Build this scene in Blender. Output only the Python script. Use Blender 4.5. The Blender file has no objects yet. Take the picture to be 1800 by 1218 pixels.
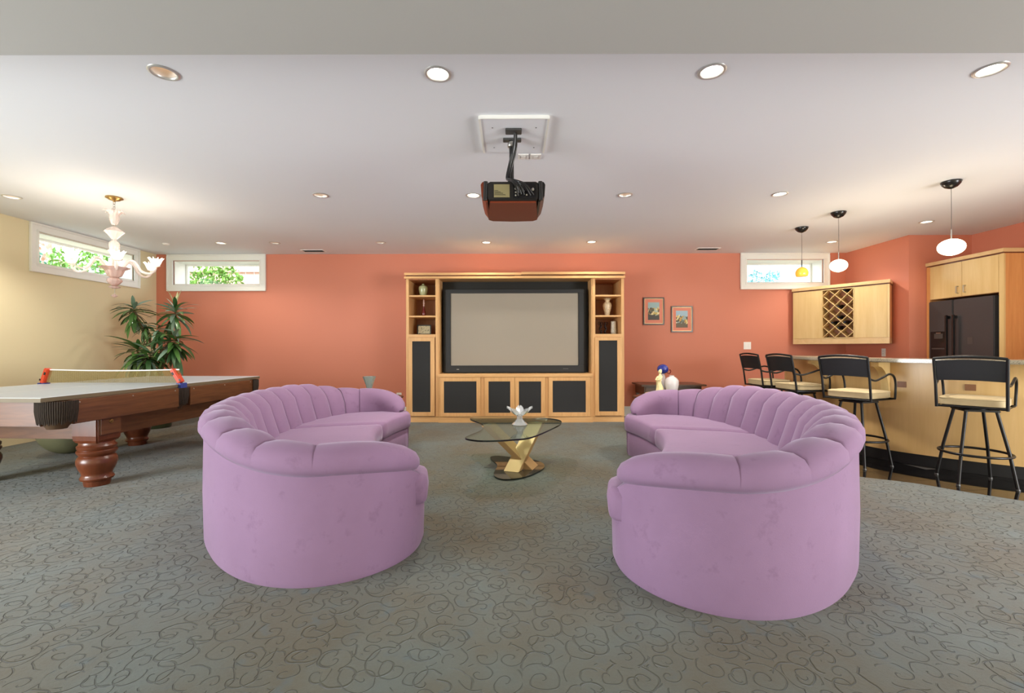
import bpy, bmesh, math, random
from mathutils import Vector, Matrix, Euler
random.seed(7)
PI = math.pi
scene = bpy.context.scene
COL = scene.collection

# ------------------------------------------------------------------ camera
cam_d = bpy.data.cameras.new('camera')
cam_d.sensor_width = 36.0
cam_d.lens = 16.0
cam_d.shift_y = 3.0 / 1800.0
cam_d.clip_start = 0.05
cam = bpy.data.objects.new('camera', cam_d)
COL.objects.link(cam)
cam.location = (0, 0, 1.18)
cam.rotation_euler = (PI / 2, 0, 0)
cam.rotation_euler.rotate_axis('Z', -math.radians(0.13))
scene.camera = cam

# ------------------------------------------------------------------ view, world
vs = scene.view_settings
vs.view_transform = 'Standard'
vs.look = 'None'
vs.gamma = 1.0
vs.use_curve_mapping = False
vs.exposure = 1.22

world = bpy.data.worlds.new('sky')
scene.world = world
world.use_nodes = True
wn = world.node_tree
bg = wn.nodes['Background']
bg.inputs['Color'].default_value = (0.80, 0.90, 1.0, 1)
bg.inputs['Strength'].default_value = 2.4

sun_d = bpy.data.lights.new('sun', 'SUN')
sun_d.energy = 4.5
sun_d.angle = math.radians(1.5)
sun_d.color = (1.0, 0.96, 0.9)
sun = bpy.data.objects.new('sun', sun_d)
COL.objects.link(sun)
sun.rotation_euler = (math.radians(42), 0, math.radians(-25))


def area_light(name, loc, rot, sx, sy, power, color):
    d = bpy.data.lights.new(name, 'AREA')
    d.shape = 'RECTANGLE'
    d.size = sx
    d.size_y = sy
    d.energy = power
    d.color = color
    o = bpy.data.objects.new(name, d)
    COL.objects.link(o)
    o.location = loc
    o.rotation_euler = rot
    return o


# added fill lights in unseen openings of the side walls, beside the camera
area_light('side_fill_left', (-6.12, -0.6, 1.1), (PI / 2, 0, -PI / 2), 4.4, 1.9, 210, (0.92, 0.97, 1.0))
area_light('side_fill_right', (6.67, -0.6, 1.1), (PI / 2, 0, PI / 2), 4.4, 1.9, 210, (0.98, 0.98, 0.98))
SPOT = 25.0

# ------------------------------------------------------------------ helpers
def lin(c):
    return tuple(((v / 255.0) / 12.92 if v / 255.0 <= 0.04045 else ((v / 255.0 + 0.055) / 1.055) ** 2.4) for v in c)


def lerp(a, b, t):
    return a + (b - a) * t


MATS = {}


def new_mat(name):
    m = bpy.data.materials.new(name)
    m.use_nodes = True
    nt = m.node_tree
    nt.nodes.clear()
    out = nt.nodes.new('ShaderNodeOutputMaterial')
    MATS[name] = m
    return m, nt, out


def nd(nt, typ, **kw):
    n = nt.nodes.new(typ)
    for k, v in kw.items():
        if k.startswith('_'):
            setattr(n, k[1:], v)
    return n


def setin(n, key, v, nt):
    if isinstance(v, bpy.types.NodeSocket):
        nt.links.new(v, n.inputs[key])
    else:
        n.inputs[key].default_value = v


def math_n(nt, op, a, b=None, c=None, clamp=False):
    n = nt.nodes.new('ShaderNodeMath')
    n.operation = op
    n.use_clamp = clamp
    setin(n, 0, a, nt)
    if b is not None:
        setin(n, 1, b, nt)
    if c is not None:
        setin(n, 2, c, nt)
    return n.outputs[0]


def mix_col(nt, fac, a, b, mode='MIX'):
    n = nt.nodes.new('ShaderNodeMix')
    n.data_type = 'RGBA'
    n.blend_type = mode
    setin(n, 0, fac, nt)
    for key, v in ((6, a), (7, b)):
        if isinstance(v, bpy.types.NodeSocket):
            nt.links.new(v, n.inputs[key])
        else:
            n.inputs[key].default_value = (*v, 1) if len(v) == 3 else v
    return n.outputs[2]


def coords(nt, scale=(1, 1, 1), kind='Object', rot=(0, 0, 0)):
    tc = nt.nodes.new('ShaderNodeTexCoord')
    mp = nt.nodes.new('ShaderNodeMapping')
    mp.inputs['Scale'].default_value = scale
    mp.inputs['Rotation'].default_value = rot
    nt.links.new(tc.outputs[kind], mp.inputs['Vector'])
    return mp.outputs[0]


def noise(nt, vec, scale, detail=3.0, rough=0.5, dist=0.0):
    n = nt.nodes.new('ShaderNodeTexNoise')
    nt.links.new(vec, n.inputs['Vector'])
    n.inputs['Scale'].default_value = scale
    n.inputs['Detail'].default_value = detail
    n.inputs['Roughness'].default_value = rough
    n.inputs['Distortion'].default_value = dist
    return n


def bump(nt, height, strength, dist):
    b = nt.nodes.new('ShaderNodeBump')
    b.inputs['Strength'].default_value = strength
    b.inputs['Distance'].default_value = dist
    nt.links.new(height, b.inputs['Height'])
    return b.outputs[0]


def principled(nt, out):
    p = nt.nodes.new('ShaderNodeBsdfPrincipled')
    nt.links.new(p.outputs[0], out.inputs[0])
    return p


def plain(name, col, rough=0.5, metal=0.0, var=0.06, vscale=6.0, bmp=0.0, bscale=80.0, spec=0.5, alpha=1.0, coat=0.0, sheen=0.0, emit=None, estr=0.0):
    m, nt, out = new_mat(name)
    p = principled(nt, out)
    c = lin(col)
    v = coords(nt)
    nz = noise(nt, v, vscale, 3)
    a = tuple(max(0, x * (1 - var)) for x in c)
    b = tuple(min(1, x * (1 + var)) for x in c)
    nt.links.new(mix_col(nt, nz.outputs[0], a, b), p.inputs['Base Color'])
    p.inputs['Roughness'].default_value = rough
    p.inputs['Metallic'].default_value = metal
    p.inputs['Specular IOR Level'].default_value = spec
    p.inputs['Alpha'].default_value = alpha
    p.inputs['Coat Weight'].default_value = coat
    p.inputs['Sheen Weight'].default_value = sheen
    if sheen:
        p.inputs['Sheen Roughness'].default_value = 0.4
    if bmp:
        nb = noise(nt, v, bscale, 4)
        nt.links.new(bump(nt, nb.outputs[0], bmp, 0.01), p.inputs['Normal'])
    if emit:
        p.inputs['Emission Color'].default_value = (*lin(emit), 1)
        p.inputs['Emission Strength'].default_value = estr
    return m


def wood(name, c1, c2, rough=0.4, axis='Z', fine=1.0, coat=0.15, dist=1.5):
    m, nt, out = new_mat(name)
    p = principled(nt, out)
    s = {'Z': (9, 9, 0.7), 'X': (0.7, 9, 9), 'Y': (9, 0.7, 9)}[axis]
    v = coords(nt, tuple(x * fine for x in s))
    n1 = noise(nt, v, 1.6, 5, 0.6, dist)
    n2 = noise(nt, v, 9.0, 3, 0.6, 0.3)
    f = math_n(nt, 'ADD', math_n(nt, 'MULTIPLY', n1.outputs[0], 0.75), math_n(nt, 'MULTIPLY', n2.outputs[0], 0.25))
    r = nt.nodes.new('ShaderNodeMapRange')
    nt.links.new(f, r.inputs[0])
    r.inputs[1].default_value = 0.32
    r.inputs[2].default_value = 0.68
    nt.links.new(mix_col(nt, r.outputs[0], lin(c1), lin(c2)), p.inputs['Base Color'])
    p.inputs['Roughness'].default_value = rough
    p.inputs['Coat Weight'].default_value = coat
    p.inputs['Coat Roughness'].default_value = 0.25
    nt.links.new(bump(nt, n2.outputs[0], 0.08, 0.004), p.inputs['Normal'])
    return m


def glass(name, tint, refl=1.0, rough=0.02, diffuse=0.0, dcol=(230, 230, 230)):
    m, nt, out = new_mat(name)
    tr = nt.nodes.new('ShaderNodeBsdfTransparent')
    v = coords(nt)
    nz = noise(nt, v, 3.0)
    c = lin(tint)
    nt.links.new(mix_col(nt, nz.outputs[0], tuple(x * 0.97 for x in c), c), tr.inputs[0])
    gl = nt.nodes.new('ShaderNodeBsdfGlossy')
    gl.inputs['Roughness'].default_value = rough
    lw = nt.nodes.new('ShaderNodeLayerWeight')
    lw.inputs[0].default_value = 0.5
    f5 = math_n(nt, 'POWER', lw.outputs['Facing'], 5.0)
    fr = math_n(nt, 'ADD', math_n(nt, 'MULTIPLY', f5, 0.9), 0.04)
    mx = nt.nodes.new('ShaderNodeMixShader')
    nt.links.new(math_n(nt, 'MULTIPLY', fr, refl, clamp=True), mx.inputs[0])
    base = tr.outputs[0]
    if diffuse:
        df = nt.nodes.new('ShaderNodeBsdfDiffuse')
        df.inputs[0].default_value = (*lin(dcol), 1)
        m0 = nt.nodes.new('ShaderNodeMixShader')
        m0.inputs[0].default_value = diffuse
        nt.links.new(base, m0.inputs[1])
        nt.links.new(df.outputs[0], m0.inputs[2])
        base = m0.outputs[0]
    nt.links.new(base, mx.inputs[1])
    nt.links.new(gl.outputs[0], mx.inputs[2])
    nt.links.new(mx.outputs[0], out.inputs[0])
    return m


def emitter(name, col, strength):
    m, nt, out = new_mat(name)
    e = nt.nodes.new('ShaderNodeEmission')
    v = coords(nt)
    nz = noise(nt, v, 4.0)
    c = lin(col)
    nt.links.new(mix_col(nt, nz.outputs[0], tuple(x * 0.95 for x in c), c), e.inputs[0])
    e.inputs[1].default_value = strength
    nt.links.new(e.outputs[0], out.inputs[0])
    return m


def carpet_mat():
    m, nt, out = new_mat('carpet')
    p = principled(nt, out)
    base = coords(nt, (1, 1, 1))
    # scroll pattern carved into the pile
    wob = noise(nt, base, 6.0, 2)
    vm = nt.nodes.new('ShaderNodeVectorMath')
    vm.operation = 'MULTIPLY_ADD'
    nt.links.new(wob.outputs[1], vm.inputs[0])
    vm.inputs[1].default_value = (0.07, 0.07, 0)
    nt.links.new(base, vm.inputs[2])
    lines = []
    for sc, off, K in ((8.6, 0.0, 2.3), (6.4, 11.3, 2.0)):
        mp = nt.nodes.new('ShaderNodeMapping')
        mp.inputs['Scale'].default_value = (sc, sc, 0)
        mp.inputs['Location'].default_value = (off, off * 0.7, 0)
        nt.links.new(vm.outputs[0], mp.inputs['Vector'])
        vo = nt.nodes.new('ShaderNodeTexVoronoi')
        vo.voronoi_dimensions = '2D'
        vo.inputs['Scale'].default_value = 1.0
        vo.inputs['Randomness'].default_value = 0.75
        nt.links.new(mp.outputs[0], vo.inputs['Vector'])
        sub = nt.nodes.new('ShaderNodeVectorMath')
        sub.operation = 'SUBTRACT'
        nt.links.new(mp.outputs[0], sub.inputs[0])
        nt.links.new(vo.outputs['Position'], sub.inputs[1])
        sx = nt.nodes.new('ShaderNodeSeparateXYZ')
        nt.links.new(sub.outputs[0], sx.inputs[0])
        cs = nt.nodes.new('ShaderNodeSeparateColor')
        nt.links.new(vo.outputs['Color'], cs.inputs[0])
        ang = math_n(nt, 'DIVIDE', math_n(nt, 'ARCTAN2', sx.outputs[1], sx.outputs[0]), 2 * PI)
        hand = math_n(nt, 'SUBTRACT', math_n(nt, 'MULTIPLY', math_n(nt, 'GREATER_THAN', cs.outputs[0], 0.5), 2.0), 1.0)
        ang = math_n(nt, 'MULTIPLY', ang, hand)
        rr = vo.outputs['Distance']
        ph = math_n(nt, 'ADD', math_n(nt, 'ADD', ang, math_n(nt, 'MULTIPLY', rr, K)), cs.outputs[1])
        tri = math_n(nt, 'ABSOLUTE', math_n(nt, 'SUBTRACT', math_n(nt, 'FRACT', ph), 0.5))
        mr = nt.nodes.new('ShaderNodeMapRange')
        mr.interpolation_type = 'SMOOTHSTEP'
        nt.links.new(tri, mr.inputs[0])
        mr.inputs[1].default_value = 0.015
        mr.inputs[2].default_value = 0.07
        mr.inputs[3].default_value = 1.0
        mr.inputs[4].default_value = 0.0
        # leave part of the cells plain
        keep = math_n(nt, 'GREATER_THAN', cs.outputs[2], 0.04 if off == 0 else 0.30)
        inner = math_n(nt, 'LESS_THAN', rr, 0.74)
        lines.append(math_n(nt, 'MULTIPLY', math_n(nt, 'MULTIPLY', mr.outputs[0], keep), inner))
    groove = math_n(nt, 'MAXIMUM', lines[0], lines[1])
    pile = noise(nt, base, 380.0, 2)
    pile2 = noise(nt, base, 60.0, 3)
    big = noise(nt, base, 1.3, 4, 0.6)
    mid = noise(nt, base, 6.5, 3, 0.6)
    r1 = nt.nodes.new('ShaderNodeMapRange')
    nt.links.new(big.outputs[0], r1.inputs[0])
    r1.inputs[1].default_value = 0.36
    r1.inputs[2].default_value = 0.60
    c = mix_col(nt, r1.outputs[0], lin((94, 101, 94)), lin((90, 80, 56)))
    r2 = nt.nodes.new('ShaderNodeMapRange')
    nt.links.new(mid.outputs[0], r2.inputs[0])
    r2.inputs[1].default_value = 0.60
    r2.inputs[2].default_value = 0.74
    c = mix_col(nt, math_n(nt, 'MULTIPLY', r2.outputs[0], 0.8), c, lin((76, 90, 94)))
    brown_shade = noise(nt, base, 0.62, 4, 0.62)
    r3 = nt.nodes.new('ShaderNodeMapRange')
    nt.links.new(brown_shade.outputs[0], r3.inputs[0])
    r3.inputs[1].default_value = 0.52
    r3.inputs[2].default_value = 0.66
    c = mix_col(nt, math_n(nt, 'MULTIPLY', r3.outputs[0], 0.5), c, lin((82, 66, 42)))  # random brown patches paint shadows on the carpet into its colour
    c = mix_col(nt, math_n(nt, 'MULTIPLY', pile.outputs[0], 0.35), c, lin((72, 72, 64)))
    c = mix_col(nt, math_n(nt, 'MULTIPLY', groove, 0.45), c, lin((54, 52, 43)))
    nt.links.new(c, p.inputs['Base Color'])
    p.inputs['Roughness'].default_value = 0.95
    p.inputs['Specular IOR Level'].default_value = 0.15
    p.inputs['Sheen Weight'].default_value = 0.25
    p.inputs['Sheen Tint'].default_value = (0.9, 0.97, 1.0, 1)
    h = math_n(nt, 'SUBTRACT', math_n(nt, 'ADD', math_n(nt, 'MULTIPLY', pile.outputs[0], 0.12), math_n(nt, 'MULTIPLY', pile2.outputs[0], 0.16)), math_n(nt, 'MULTIPLY', groove, 0.8))
    nt.links.new(bump(nt, h, 0.75, 0.010), p.inputs['Normal'])
    return m


def velvet_mat():
    m, nt, out = new_mat('lilac_velvet')
    p = principled(nt, out)
    v = coords(nt)
    n1 = noise(nt, v, 2.2, 4, 0.6)
    n2 = noise(nt, v, 9.0, 4, 0.7)
    c = mix_col(nt, n1.outputs[0], lin((128, 100, 126)), lin((146, 116, 146)))
    r = nt.nodes.new('ShaderNodeMapRange')
    nt.links.new(n2.outputs[0], r.inputs[0])
    r.inputs[1].default_value = 0.58
    r.inputs[2].default_value = 0.72
    c = mix_col(nt, math_n(nt, 'MULTIPLY', r.outputs[0], 0.35), c, lin((110, 82, 108)))
    nt.links.new(c, p.inputs['Base Color'])
    p.inputs['Roughness'].default_value = 0.85
    p.inputs['Specular IOR Level'].default_value = 0.2
    p.inputs['Sheen Weight'].default_value = 0.32
    p.inputs['Sheen Roughness'].default_value = 0.35
    p.inputs['Sheen Tint'].default_value = (0.86, 0.82, 1.0, 1)
    nb = noise(nt, v, 260.0, 2)
    nt.links.new(bump(nt, nb.outputs[0], 0.12, 0.004), p.inputs['Normal'])
    return m


def speckle(name, a, b, c, scale, rough=0.25):
    m, nt, out = new_mat(name)
    p = principled(nt, out)
    v = coords(nt)
    n1 = noise(nt, v, scale, 5, 0.7)
    n2 = noise(nt, v, scale * 4, 4, 0.7)
    col = mix_col(nt, n1.outputs[0], lin(a), lin(b))
    r = nt.nodes.new('ShaderNodeMapRange')
    nt.links.new(n2.outputs[0], r.inputs[0])
    r.inputs[1].default_value = 0.55
    r.inputs[2].default_value = 0.62
    nt.links.new(mix_col(nt, r.outputs[0], col, lin(c)), p.inputs['Base Color'])
    p.inputs['Roughness'].default_value = rough
    return m


def print_mat(name, sky, ground, accents, seed):
    m, nt, out = new_mat(name)
    p = principled(nt, out)
    tc = nt.nodes.new('ShaderNodeTexCoord')
    sx = nt.nodes.new('ShaderNodeSeparateXYZ')
    nt.links.new(tc.outputs['Generated'], sx.inputs[0])
    mp = nt.nodes.new('ShaderNodeMapping')
    mp.inputs['Location'].default_value = (seed, seed, seed)
    nt.links.new(tc.outputs['Generated'], mp.inputs['Vector'])
    vo = nt.nodes.new('ShaderNodeTexVoronoi')
    vo.inputs['Scale'].default_value = 7.0
    nt.links.new(mp.outputs[0], vo.inputs['Vector'])
    cr = nt.nodes.new('ShaderNodeValToRGB')
    cr.color_ramp.interpolation = 'CONSTANT'
    els = cr.color_ramp.elements
    els[0].color = (*lin(accents[0]), 1)
    els[1].position = 1.0 / len(accents)
    els[1].color = (*lin(accents[1]), 1)
    for i, a in enumerate(accents[2:]):
        e = els.new((i + 2.0) / len(accents))
        e.color = (*lin(a), 1)
    cs = nt.nodes.new('ShaderNodeSeparateColor')
    nt.links.new(vo.outputs['Color'], cs.inputs[0])
    nt.links.new(cs.outputs[0], cr.inputs[0])
    nz = noise(nt, mp.outputs[0], 5.0, 3)
    zz = math_n(nt, 'ADD', sx.outputs[2], math_n(nt, 'MULTIPLY', math_n(nt, 'SUBTRACT', nz.outputs[0], 0.5), 0.35))
    c = mix_col(nt, math_n(nt, 'GREATER_THAN', zz, 0.70), cr.outputs[0], lin(sky))
    c = mix_col(nt, math_n(nt, 'LESS_THAN', zz, 0.28), c, lin(ground))
    nt.links.new(c, p.inputs['Base Color'])
    p.inputs['Roughness'].default_value = 0.5
    return m


# materials ---------------------------------------------------------
M = {}
M['coral'] = plain('coral_wall_paint', (209, 130, 104), 0.55, var=0.02, vscale=1.5, bmp=0.03, bscale=160, spec=0.35)
M['cream'] = plain('cream_wall_paint', (228, 214, 174), 0.6, var=0.02, vscale=1.5, bmp=0.03, bscale=160, spec=0.3)
M['ceiling'] = plain('ceiling_paint', (236, 237, 239), 0.75, var=0.012, vscale=1.2, bmp=0.03, bscale=140, spec=0.25)
M['soffit'] = plain('soffit_shade_tone', (184, 182, 177), 0.75, var=0.012, vscale=1.2, bmp=0.03, bscale=140, spec=0.25)  # the soffit's shade is put into this darker grey
M['trim'] = plain('white_trim_paint', (240, 238, 230), 0.35, var=0.01)
M['carpet'] = carpet_mat()
M['velvet'] = velvet_mat()
M['maple'] = wood('maple_veneer', (208, 156, 98), (226, 178, 120), 0.38, 'Z', 1.0)
M['maple_h'] = wood('maple_veneer_horizontal', (210, 158, 100), (228, 182, 124), 0.38, 'X', 1.0)
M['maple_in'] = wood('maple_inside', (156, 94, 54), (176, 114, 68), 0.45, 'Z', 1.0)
M['pale'] = wood('pale_maple_veneer', (212, 178, 116), (224, 194, 136), 0.35, 'Z', 0.9, dist=0.6)
M['pale_h'] = wood('pale_maple_edge', (212, 174, 118), (224, 190, 138), 0.35, 'X', 0.9, dist=0.6)
M['bar'] = wood('bar_panel_maple', (204, 164, 102), (218, 180, 120), 0.35, 'Z', 0.6, dist=0.6)
M['orange'] = wood('amber_maple_panel', (206, 140, 78), (222, 160, 96), 0.35, 'Z', 0.8)
M['cloth'] = plain('black_speaker_cloth', (44, 44, 44), 0.9, var=0.15, vscale=300, bmp=0.2, bscale=500)
M['tvblack'] = plain('black_plastic', (8, 8, 9), 0.45, var=0.05)
M['tvframe'] = plain('charcoal_screen_frame', (30, 31, 32), 0.5, var=0.05)
M['screen'] = plain('grey_projection_screen', (156, 146, 131), 0.5, var=0.015, vscale=2, spec=0.3)
M['walnut'] = wood('brown_oak_rail', (88, 52, 30), (122, 77, 46), 0.42, 'Y', 0.9, 0.08, 2.5)
M['walnut_x'] = wood('brown_oak_rail_end', (88, 52, 30), (122, 77, 46), 0.42, 'X', 0.9, 0.08, 2.5)
M['leg'] = wood('turned_mahogany', (92, 46, 26), (118, 62, 36), 0.30, 'Z', 0.6, 0.25)
M['pptop'] = plain('grey_table_tennis_paint', (172, 181, 188), 0.36, var=0.03, vscale=3)
M['ppedge'] = plain('fibreboard_edge', (112, 98, 74), 0.6, var=0.1)
M['white'] = plain('white_line_paint', (238, 238, 236), 0.45, var=0.02)
M['fringe'] = plain('dark_leather_fringe', (52, 40, 30), 0.75, var=0.3, vscale=60)
M['leather'] = plain('brown_leather', (84, 62, 42), 0.55, var=0.2, vscale=20)
M['orange_p'] = plain('orange_red_plastic', (208, 70, 36), 0.4, var=0.04)
M['blue_p'] = plain('blue_plastic_clamp', (48, 66, 140), 0.4, var=0.05)
M['iron'] = plain('black_wrought_iron', (26, 25, 24), 0.38, metal=0.3, var=0.1)
M['blackfab'] = plain('black_vinyl', (24, 24, 27), 0.6, var=0.08, vscale=90)
M['tan'] = plain('beige_seat_fabric', (192, 172, 132), 0.85, var=0.07, vscale=25, bmp=0.1, bscale=300)
M['granite'] = speckle('granite_counter', (178, 168, 148), (146, 136, 116), (92, 84, 72), 30, 0.15)
M['blacktile'] = plain('black_glazed_tile', (20, 18, 17), 0.04, var=0.1, spec=0.9)
M['grout'] = plain('grey_grout', (92, 88, 82), 0.8, var=0.1)
M['toe'] = plain('black_toe_kick', (10, 9, 9), 0.6, var=0.05)
M['brass'] = plain('aged_brass', (168, 138, 84), 0.3, metal=0.9, var=0.05)
M['brownplate'] = plain('brown_outlet_plate', (132, 84, 46), 0.4, var=0.05)
M['steel'] = plain('brushed_nickel', (196, 194, 188), 0.28, metal=0.9, var=0.04)
M['fridge'] = plain('black_stainless', (70, 69, 70), 0.34, metal=0.25, var=0.03, vscale=2)
M['fridgedark'] = plain('black_gloss_panel', (24, 24, 25), 0.2, var=0.04)
M['gold'] = plain('champagne_gold_lacquer', (190, 154, 104), 0.42, metal=0.2, var=0.04, vscale=3)
M['goldside'] = plain('bronze_dark_edge', (58, 46, 36), 0.4, metal=0.4, var=0.05)
M['tableglass'] = glass('clear_table_glass', (224, 234, 224), 1.1)
M['smokeglass'] = glass('bronze_base_glass', (136, 122, 104), 1.2, 0.03, 0.35, (112, 98, 80))
M['edgeglass'] = plain('dark_glass_edge', (20, 30, 26), 0.1, var=0.05, spec=0.8)
M['pane'] = glass('window_glass', (244, 250, 250), 0.6)
M['crystal'] = glass('cut_crystal', (244, 247, 247), 2.2, 0.06, 0.30, (246, 248, 250))
M['crystal_dark'] = glass('smoky_cut_crystal', (214, 222, 218), 2.4, 0.08, 0.35, (190, 198, 192))
M['celadon'] = plain('celadon_glaze', (186, 192, 146), 0.2, var=0.06, coat=0.4)
M['redglass'] = plain('ruby_glass', (112, 22, 24), 0.08, var=0.1, coat=0.6)
M['clearpink'] = plain('rose_clear_glass', (222, 190, 182), 0.1, var=0.05, coat=0.5)
M['floral'] = speckle('floral_porcelain', (236, 222, 190), (226, 206, 168), (150, 116, 74), 22)
M['floral2'] = speckle('floral_porcelain_pale', (238, 232, 214), (218, 206, 176), (120, 110, 84), 26)
M['darkfig'] = plain('dark_bronze_figure', (44, 28, 26), 0.3, metal=0.3, var=0.2)
M['landscape'] = speckle('ink_landscape', (228, 216, 178), (180, 168, 126), (70, 64, 44), 9, 0.3)
M['darkframe'] = plain('dark_mahogany_frame', (52, 26, 20), 0.3, var=0.1)
M['goldfillet'] = plain('gold_frame_fillet', (208, 176, 128), 0.4, metal=0.5, var=0.05)
M['matpink'] = plain('salmon_picture_mat', (220, 134, 108), 0.6, var=0.02)
M['print1'] = print_mat('town_print', (150, 178, 178), (62, 58, 46), [(196, 170, 90), (78, 84, 60), (222, 206, 150), (120, 96, 52), (168, 188, 170), (48, 52, 44)], 1.3)
M['print2'] = print_mat('street_print', (158, 184, 196), (96, 84, 60), [(214, 196, 130), (104, 112, 96), (190, 150, 66), (232, 224, 190), (78, 74, 58), (150, 168, 160)], 4.1)
M['plate'] = plain('white_switch_plate', (240, 236, 228), 0.4, var=0.01)
M['leafA'] = plain('dracaena_leaf', (80, 120, 58), 0.35, var=0.35, vscale=9, coat=0.2)
M['leafB'] = plain('dracaena_leaf_dark', (50, 86, 44), 0.35, var=0.35, vscale=9, coat=0.2)
M['leafC'] = plain('dracaena_leaf_grey', (126, 152, 132), 0.35, var=0.3, vscale=9, coat=0.2)
M['bark'] = plain('woody_stem', (104, 78, 50), 0.8, var=0.25, vscale=30, bmp=0.3, bscale=60)
M['pot'] = plain('dark_green_planter', (60, 68, 44), 0.4, var=0.1)
M['soil'] = plain('potting_soil', (50, 38, 28), 0.95, var=0.3, vscale=60)
M['ball'] = plain('olive_vinyl_ball', (130, 130, 100), 0.45, var=0.04)
M['murano'] = glass('rose_blown_glass', (250, 242, 238), 1.6, 0.06, 0.42, (252, 242, 236))
M['murano_d'] = glass('rose_blown_glass_dense', (236, 212, 204), 1.6, 0.08, 0.55, (226, 196, 184))
M['bulb'] = emitter('chandelier_bulb', (255, 240, 214), 25.0)
M['petal'] = plain('lit_glass_petals', (255, 246, 232), 0.3, var=0.02, emit=(255, 240, 220), estr=1.0)
M['lampwhite'] = emitter('downlight_lamp', (255, 246, 230), 9.0)
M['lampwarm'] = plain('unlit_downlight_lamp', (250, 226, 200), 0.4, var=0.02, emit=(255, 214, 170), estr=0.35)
M['baffle'] = plain('white_downlight_baffle', (236, 226, 214), 0.4, var=0.02)
M['ringmetal'] = plain('satin_trim_ring', (208, 206, 200), 0.3, metal=0.5, var=0.02)
M['pendlit'] = plain('lit_opal_glass', (255, 244, 220), 0.2, var=0.02, emit=(255, 236, 196), estr=5.0)
M['amber'] = plain('amber_glass_shade', (226, 176, 70), 0.15, var=0.05, emit=(226, 170, 60), estr=0.25)
M['blackdome'] = plain('black_enamel', (30, 28, 26), 0.25, var=0.05)
M['projbrown'] = plain('brown_lacquer_shell', (120, 54, 32), 0.45, var=0.05, spec=0.2, coat=0.05)
M['projblack'] = plain('black_projector_plastic', (24, 22, 21), 0.35, var=0.08)
M['label'] = plain('olive_vent_plate', (124, 114, 78), 0.5, var=0.08)
M['greymetal'] = plain('grey_mount_metal', (92, 92, 90), 0.4, metal=0.6, var=0.05)
M['ventdark'] = plain('dark_vent_metal', (70, 70, 68), 0.6, var=0.05)  # plain dark grey metal of the vent slats
M['ivory'] = plain('ivory_resin', (224, 206, 152), 0.45, var=0.08, vscale=20)
M['blueglass'] = plain('cobalt_glass', (34, 44, 120), 0.06, var=0.4, vscale=30, coat=0.6)
M['vasewhite'] = plain('grey_white_porcelain', (206, 198, 196), 0.25, var=0.12, vscale=10, coat=0.3)
M['goldbowl'] = plain('pale_gold_metal', (206, 186, 116), 0.28, metal=0.6, var=0.05)
M['darkwood'] = wood('dark_walnut', (62, 40, 26), (84, 56, 36), 0.35, 'X', 1.0)
M['darkglass'] = plain('bottle_glass', (14, 16, 20), 0.06, var=0.1, spec=0.8)
M['foil'] = plain('bottle_foil', (40, 42, 52), 0.25, metal=0.7, var=0.1)
M['ground'] = plain('garden_soil', (150, 138, 110), 0.9, var=0.3, vscale=5)
M['bush'] = plain('garden_leaf', (104, 146, 52), 0.5, var=0.35, vscale=5)
M['bush2'] = plain('garden_leaf_bluegreen', (50, 104, 80), 0.5, var=0.35, vscale=5)
M['bush3'] = plain('pale_blue_leaf', (96, 158, 170), 0.5, var=0.2, vscale=5)
M['fence'] = wood('weathered_fence', (196, 150, 132), (216, 176, 158), 0.8, 'Z', 1.0, 0.0)
M['siding'] = plain('white_siding', (158, 178, 198), 0.6, var=0.02)
M['rock'] = plain('garden_rock', (188, 178, 166), 0.85, var=0.3, vscale=8, bmp=0.4, bscale=12)


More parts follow.
